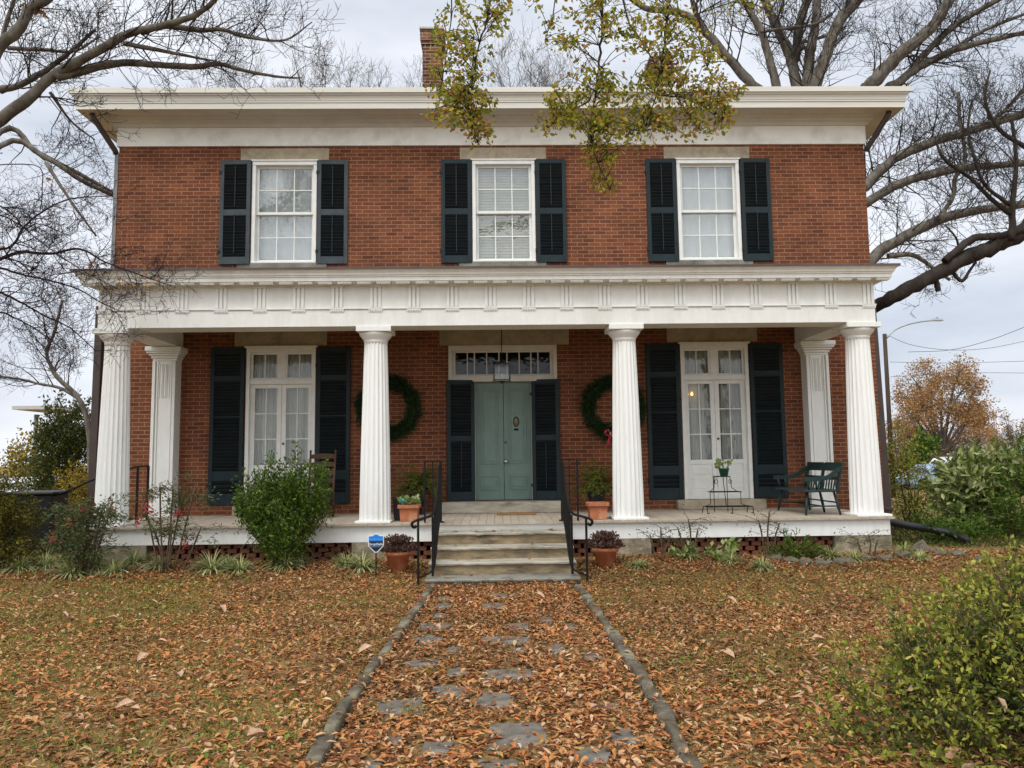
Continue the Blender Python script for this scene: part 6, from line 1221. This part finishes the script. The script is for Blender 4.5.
# green settee seen end-on, facing left
def settee():
    L_ = 1.15; root = empty('garden_bench', (4.47, -1.05, FZ), R(0), 'dark green wooden spindle back bench on the right end of the porch', 'bench'); mb = MB(); h = .345
    mb.prism([(-.27, -L_ / 2), (.23, -L_ / 2 + .0), (.23, L_ / 2), (-.27, L_ / 2)], h - .03, h); mb.build('seat', MAT['benchgreen'], root, .012)
    for x, dx in ((-.20, -.05), (.17, .06)):
        for y, dy in ((-L_ / 2 + .10, -.05), (0, 0), (L_ / 2 - .10, .05)):
            if y == 0 and x < 0: continue
            l = MB(); l.tube([(x + dx, y + dy, 0), (x + dx * .6, y + dy * .6, h * .42), (x, y, h - .02)], [.014, .022, .017], 8); l.build('leg', MAT['benchgreen'], root)
    st = MB()
    for y, dy in ((-L_ / 2 + .10, -.03), (L_ / 2 - .10, .03)): st.tube([(-.23, y + dy, .12), (.205, y + dy, .12)], .011, 6)
    st.tube([(-.0, -L_ / 2 + .08, .12), (-.0, L_ / 2 - .08, .12)], .011, 6); st.tube([(.2, -L_ / 2 + .08, .17), (.2, L_ / 2 - .08, .17)], .011, 6); st.build('stretcher', MAT['benchgreen'], root)
    # back: posts, shaped crest rail, mid rail, spindles
    bk = MB()
    def slab(z0, z1, n=24, notch=True):
        y0, y1 = -L_ / 2 - .02, L_ / 2 + .02
        for i in range(n):
            a, b = y0 + (y1 - y0) * i / n, y0 + (y1 - y0) * (i + 1) / n; m_ = abs((a + b) / 2); zt = z1 - (.012 if notch and m_ < .03 else 0); lean = lambda z: .19 + (z - h) * .2
            bk.prism([(-.012, a), (.012, a), (.012, b), (-.012, b)], 0, 1, Matrix(((1, 0, lean(z1) - lean(z0), lean(z0)), (0, 1, 0, 0), (0, 0, zt - z0, z0), (0, 0, 0, 1))))
    slab(.60, .72); bk.build('crest_rail', MAT['benchgreen'], root)
    bm2 = MB(); bk = bm2; slab(.475, .525, notch=False); bm2.build('middle_rail', MAT['benchgreen'], root); sp = MB(); lean = lambda z: .19 + (z - h) * .2
    n = 13
    for i in range(n):
        y = -L_ / 2 + .06 + (L_ - .12) * i / (n - 1); top = .485
        l = MB(); l.tube([(lean(h), y, h), (lean((h + top) / 2), y, (h + top) / 2), (lean(top), y, top)], [.008, .012, .008], 6); l.build('spindle', MAT['benchgreen'], root)
    for y in (-L_ / 2 + .02, 0, L_ / 2 - .02):
        l = MB(); l.bar((lean(h - .0), y, h - .01), (lean(.62), y, .62), .028, .05, up=(0, 1, 0)); l.build('back_post', MAT['benchgreen'], root)
    for s in (-1, 1):
        y = s * (L_ / 2 + .0); am = MB(); P = smooth_path([(lean(.64), y - s * .0, .64), (lean(.60) - .08, y, .585), (.05, y, .515), (-.12, y, .495), (-.25, y, .495), (-.285, y, .49)], 5)
        for a, b in zip(P[:-1], P[1:]): am.bar(a, b, .06, .024, up=(0, 1, 0))
        am.build('arm', MAT['benchgreen'], root, .003)
        for x in (-.20, -.09):
            l = MB(); l.tube([(x, y - s * .03, h - .01), (x - .015, y - s * .01, .43), (x - .03, y, .49)], [.011, .016, .011], 6); l.build('arm_spindle', MAT['benchgreen'], root)
settee()
# ladder back chair behind the bush
def chair():
    p = at(317, 490, -.6); root = empty('ladder_back_chair', (p.x, -.75, FZ), R(-14), 'brown wooden ladder back chair behind the green bush on the porch', 'chair'); w = .2; h = .40
    for s in (-1, 1):
        l = MB(); l.tube([(s * w, .2, 0), (s * w, .2, .4), (s * (w + .005), .26, .95)], [.018, .02, .015], 8); l.lathe([(.008, 0), (.02, .015), (.018, .035), (.001, .05)], 8, (s * (w + .005), .26, .945)); l.build('back_post', MAT['wood'], root)
        l = MB(); l.tube([(s * (w + .02), -.2, 0), (s * (w + .02), -.2, h + .02)], .019, 8); l.build('leg', MAT['wood'], root)
        l = MB(); l.tube([(s * (w + .01), -.2, .12), (s * w, .2, .12)], .01, 6); l.tube([(s * (w + .01), -.2, .22), (s * w, .2, .22)], .01, 6); l.build('stretcher', MAT['wood'], root)
    l = MB(); l.tube([(-w - .02, -.2, .16), (w + .02, -.2, .16)], .01, 6); l.tube([(-w - .02, -.2, .26), (w + .02, -.2, .26)], .01, 6); l.tube([(-w, .2, .17), (w, .2, .17)], .01, 6); l.build('stretcher', MAT['wood'], root)
    s_ = MB(); s_.prism([(-w - .02, -.21), (w + .02, -.21), (w, .2), (-w, .2)], h - .02, h + .012); s_.build('seat', MAT['rush'], root, .01)
    for z in (.50, .62, .74, .86):
        y = .2 + .06 * (z - .4) / .55; sl2 = MB(); n = 8
        for i in range(n):
            a = -w + 2 * w * i / n; b = -w + 2 * w * (i + 1) / n; f = lambda x: .02 * (1 - (x / w) ** 2); q = lambda x: z + .06 + .018 * (1 - (x / w) ** 2)
            for dy in (0, .012): sl2.face([(a, y + f(a) + dy, z), (b, y + f(b) + dy, z), (b, y + f(b) + dy, q(b)), (a, y + f(a) + dy, q(a))])
            sl2.face([(a, y + f(a), q(a)), (b, y + f(b), q(b)), (b, y + f(b) + .012, q(b)), (a, y + f(a) + .012, q(a))])
        sl2.build('slat', MAT['wood'], root)
chair()
# security sign on a stake
def sign():
    Y = -2.85; p = at(375.5, 565, Y); c = at(376, 543, Y); z0 = gz(p.x, Y); root = empty('yard_sign', (c.x, Y, z0), 0, 'small blue shield shaped security yard sign on a stake left of the steps', 'sign'); k = (Y - CAM.y) / FPX; cz_ = c.z - z0
    mb = MB(); mb.bar((0, .012, -.05), (0, .012, cz_ - .02), .022, .012); mb.build('stake', MAT['iron'], root)
    w, h = 7.7 * k, 9.2 * k
    def shield(s, y0, y1, m, nm, par):
        poly = [(-w * s, -h * .15 * s), (-w * .93 * s, -h * .35 * s), (-w * .15 * s, -h * s), (w * .15 * s, -h * s), (w * .93 * s, -h * .35 * s), (w * s, -h * .15 * s), (w * s, h * .78 * s), (w * .45 * s, h * .82 * s), (w * .2 * s, h * s), (-w * .2 * s, h * s), (-w * .45 * s, h * .82 * s), (-w * s, h * .78 * s)]
        q = MB(); q.prism(poly, y0, y1, Matrix(((1, 0, 0, 0), (0, 0, 1, 0), (0, 1, 0, cz_), (0, 0, 0, 1)))); return q.build(nm, MAT[m], par)
    board = shield(1, -.004, .004, 'signwhite', 'board', root); shield(.9, -.006, -.0045, 'signnavy', 'face', board)
    q = MB(); W = w * .9; q.prism([(-W, h * .2), (W, h * .2), (W, h * .70), (w * .4, h * .74), (w * .18, h * .9), (-w * .18, h * .9), (-w * .4, h * .74), (-W, h * .70)], -.0085, -.0065, Matrix(((1, 0, 0, 0), (0, 0, 1, 0), (0, 1, 0, cz_), (0, 0, 0, 1)))); q.build('blue_band', MAT['signblue'], board)
    for txt, dz, s, m in (('PROTECTED BY', .38, 2.0, 'signpale'), ('SimpliSafe', -.12, 3.3, 'signwhite'), ('HOME SECURITY', -.38, 1.5, 'signpale')):
        fc = bpy.data.curves.new('lettering', 'FONT'); fc.body = txt; fc.size = s * k * 1.0; fc.align_x = 'CENTER'; fc.align_y = 'CENTER'; fc.extrude = .0006; fc.offset = .0003 if m == 'signwhite' else 0; fc.materials.append(MAT[m]); tmp = bpy.data.objects.new('lettering', fc); me = bpy.data.meshes.new_from_object(tmp); bpy.data.objects.remove(tmp); o = bpy.data.objects.new('lettering', me); col.objects.link(o); o.parent = board; o.location = (0, -.0098, cz_ + h * dz); o.rotation_euler = (R(90), 0, 0)
sign()
# lit chandelier glimpsed through the right french window
c = at(690, 394, .115); root = empty('wall_sconce', c, 0, 'small lit sconce glowing behind the glass of the right french window', 'lamp'); m, t, bs, N, L = newmat('warm_bulb'); bs.inputs['Emission Color'].default_value = (1, .55, .16, 1); bs.inputs['Emission Strength'].default_value = 2.2; bs.inputs['Base Color'].default_value = (.8, .5, .2, 1)
mb = MB(); mb.tube([(-.05, 0, -.03), (-.03, .0, -.05), (.03, 0, -.05), (.05, 0, -.03)], .006, 6); mb.build('bracket', MAT['brass'], root)
for x_ in (-.045, .03):
    mb = MB(); mb.lathe([(.006, -.03), (.02, -.015), (.022, .005), (.002, .04)], 10, (x_, 0, 0)); mb.build('bulb', m, root)
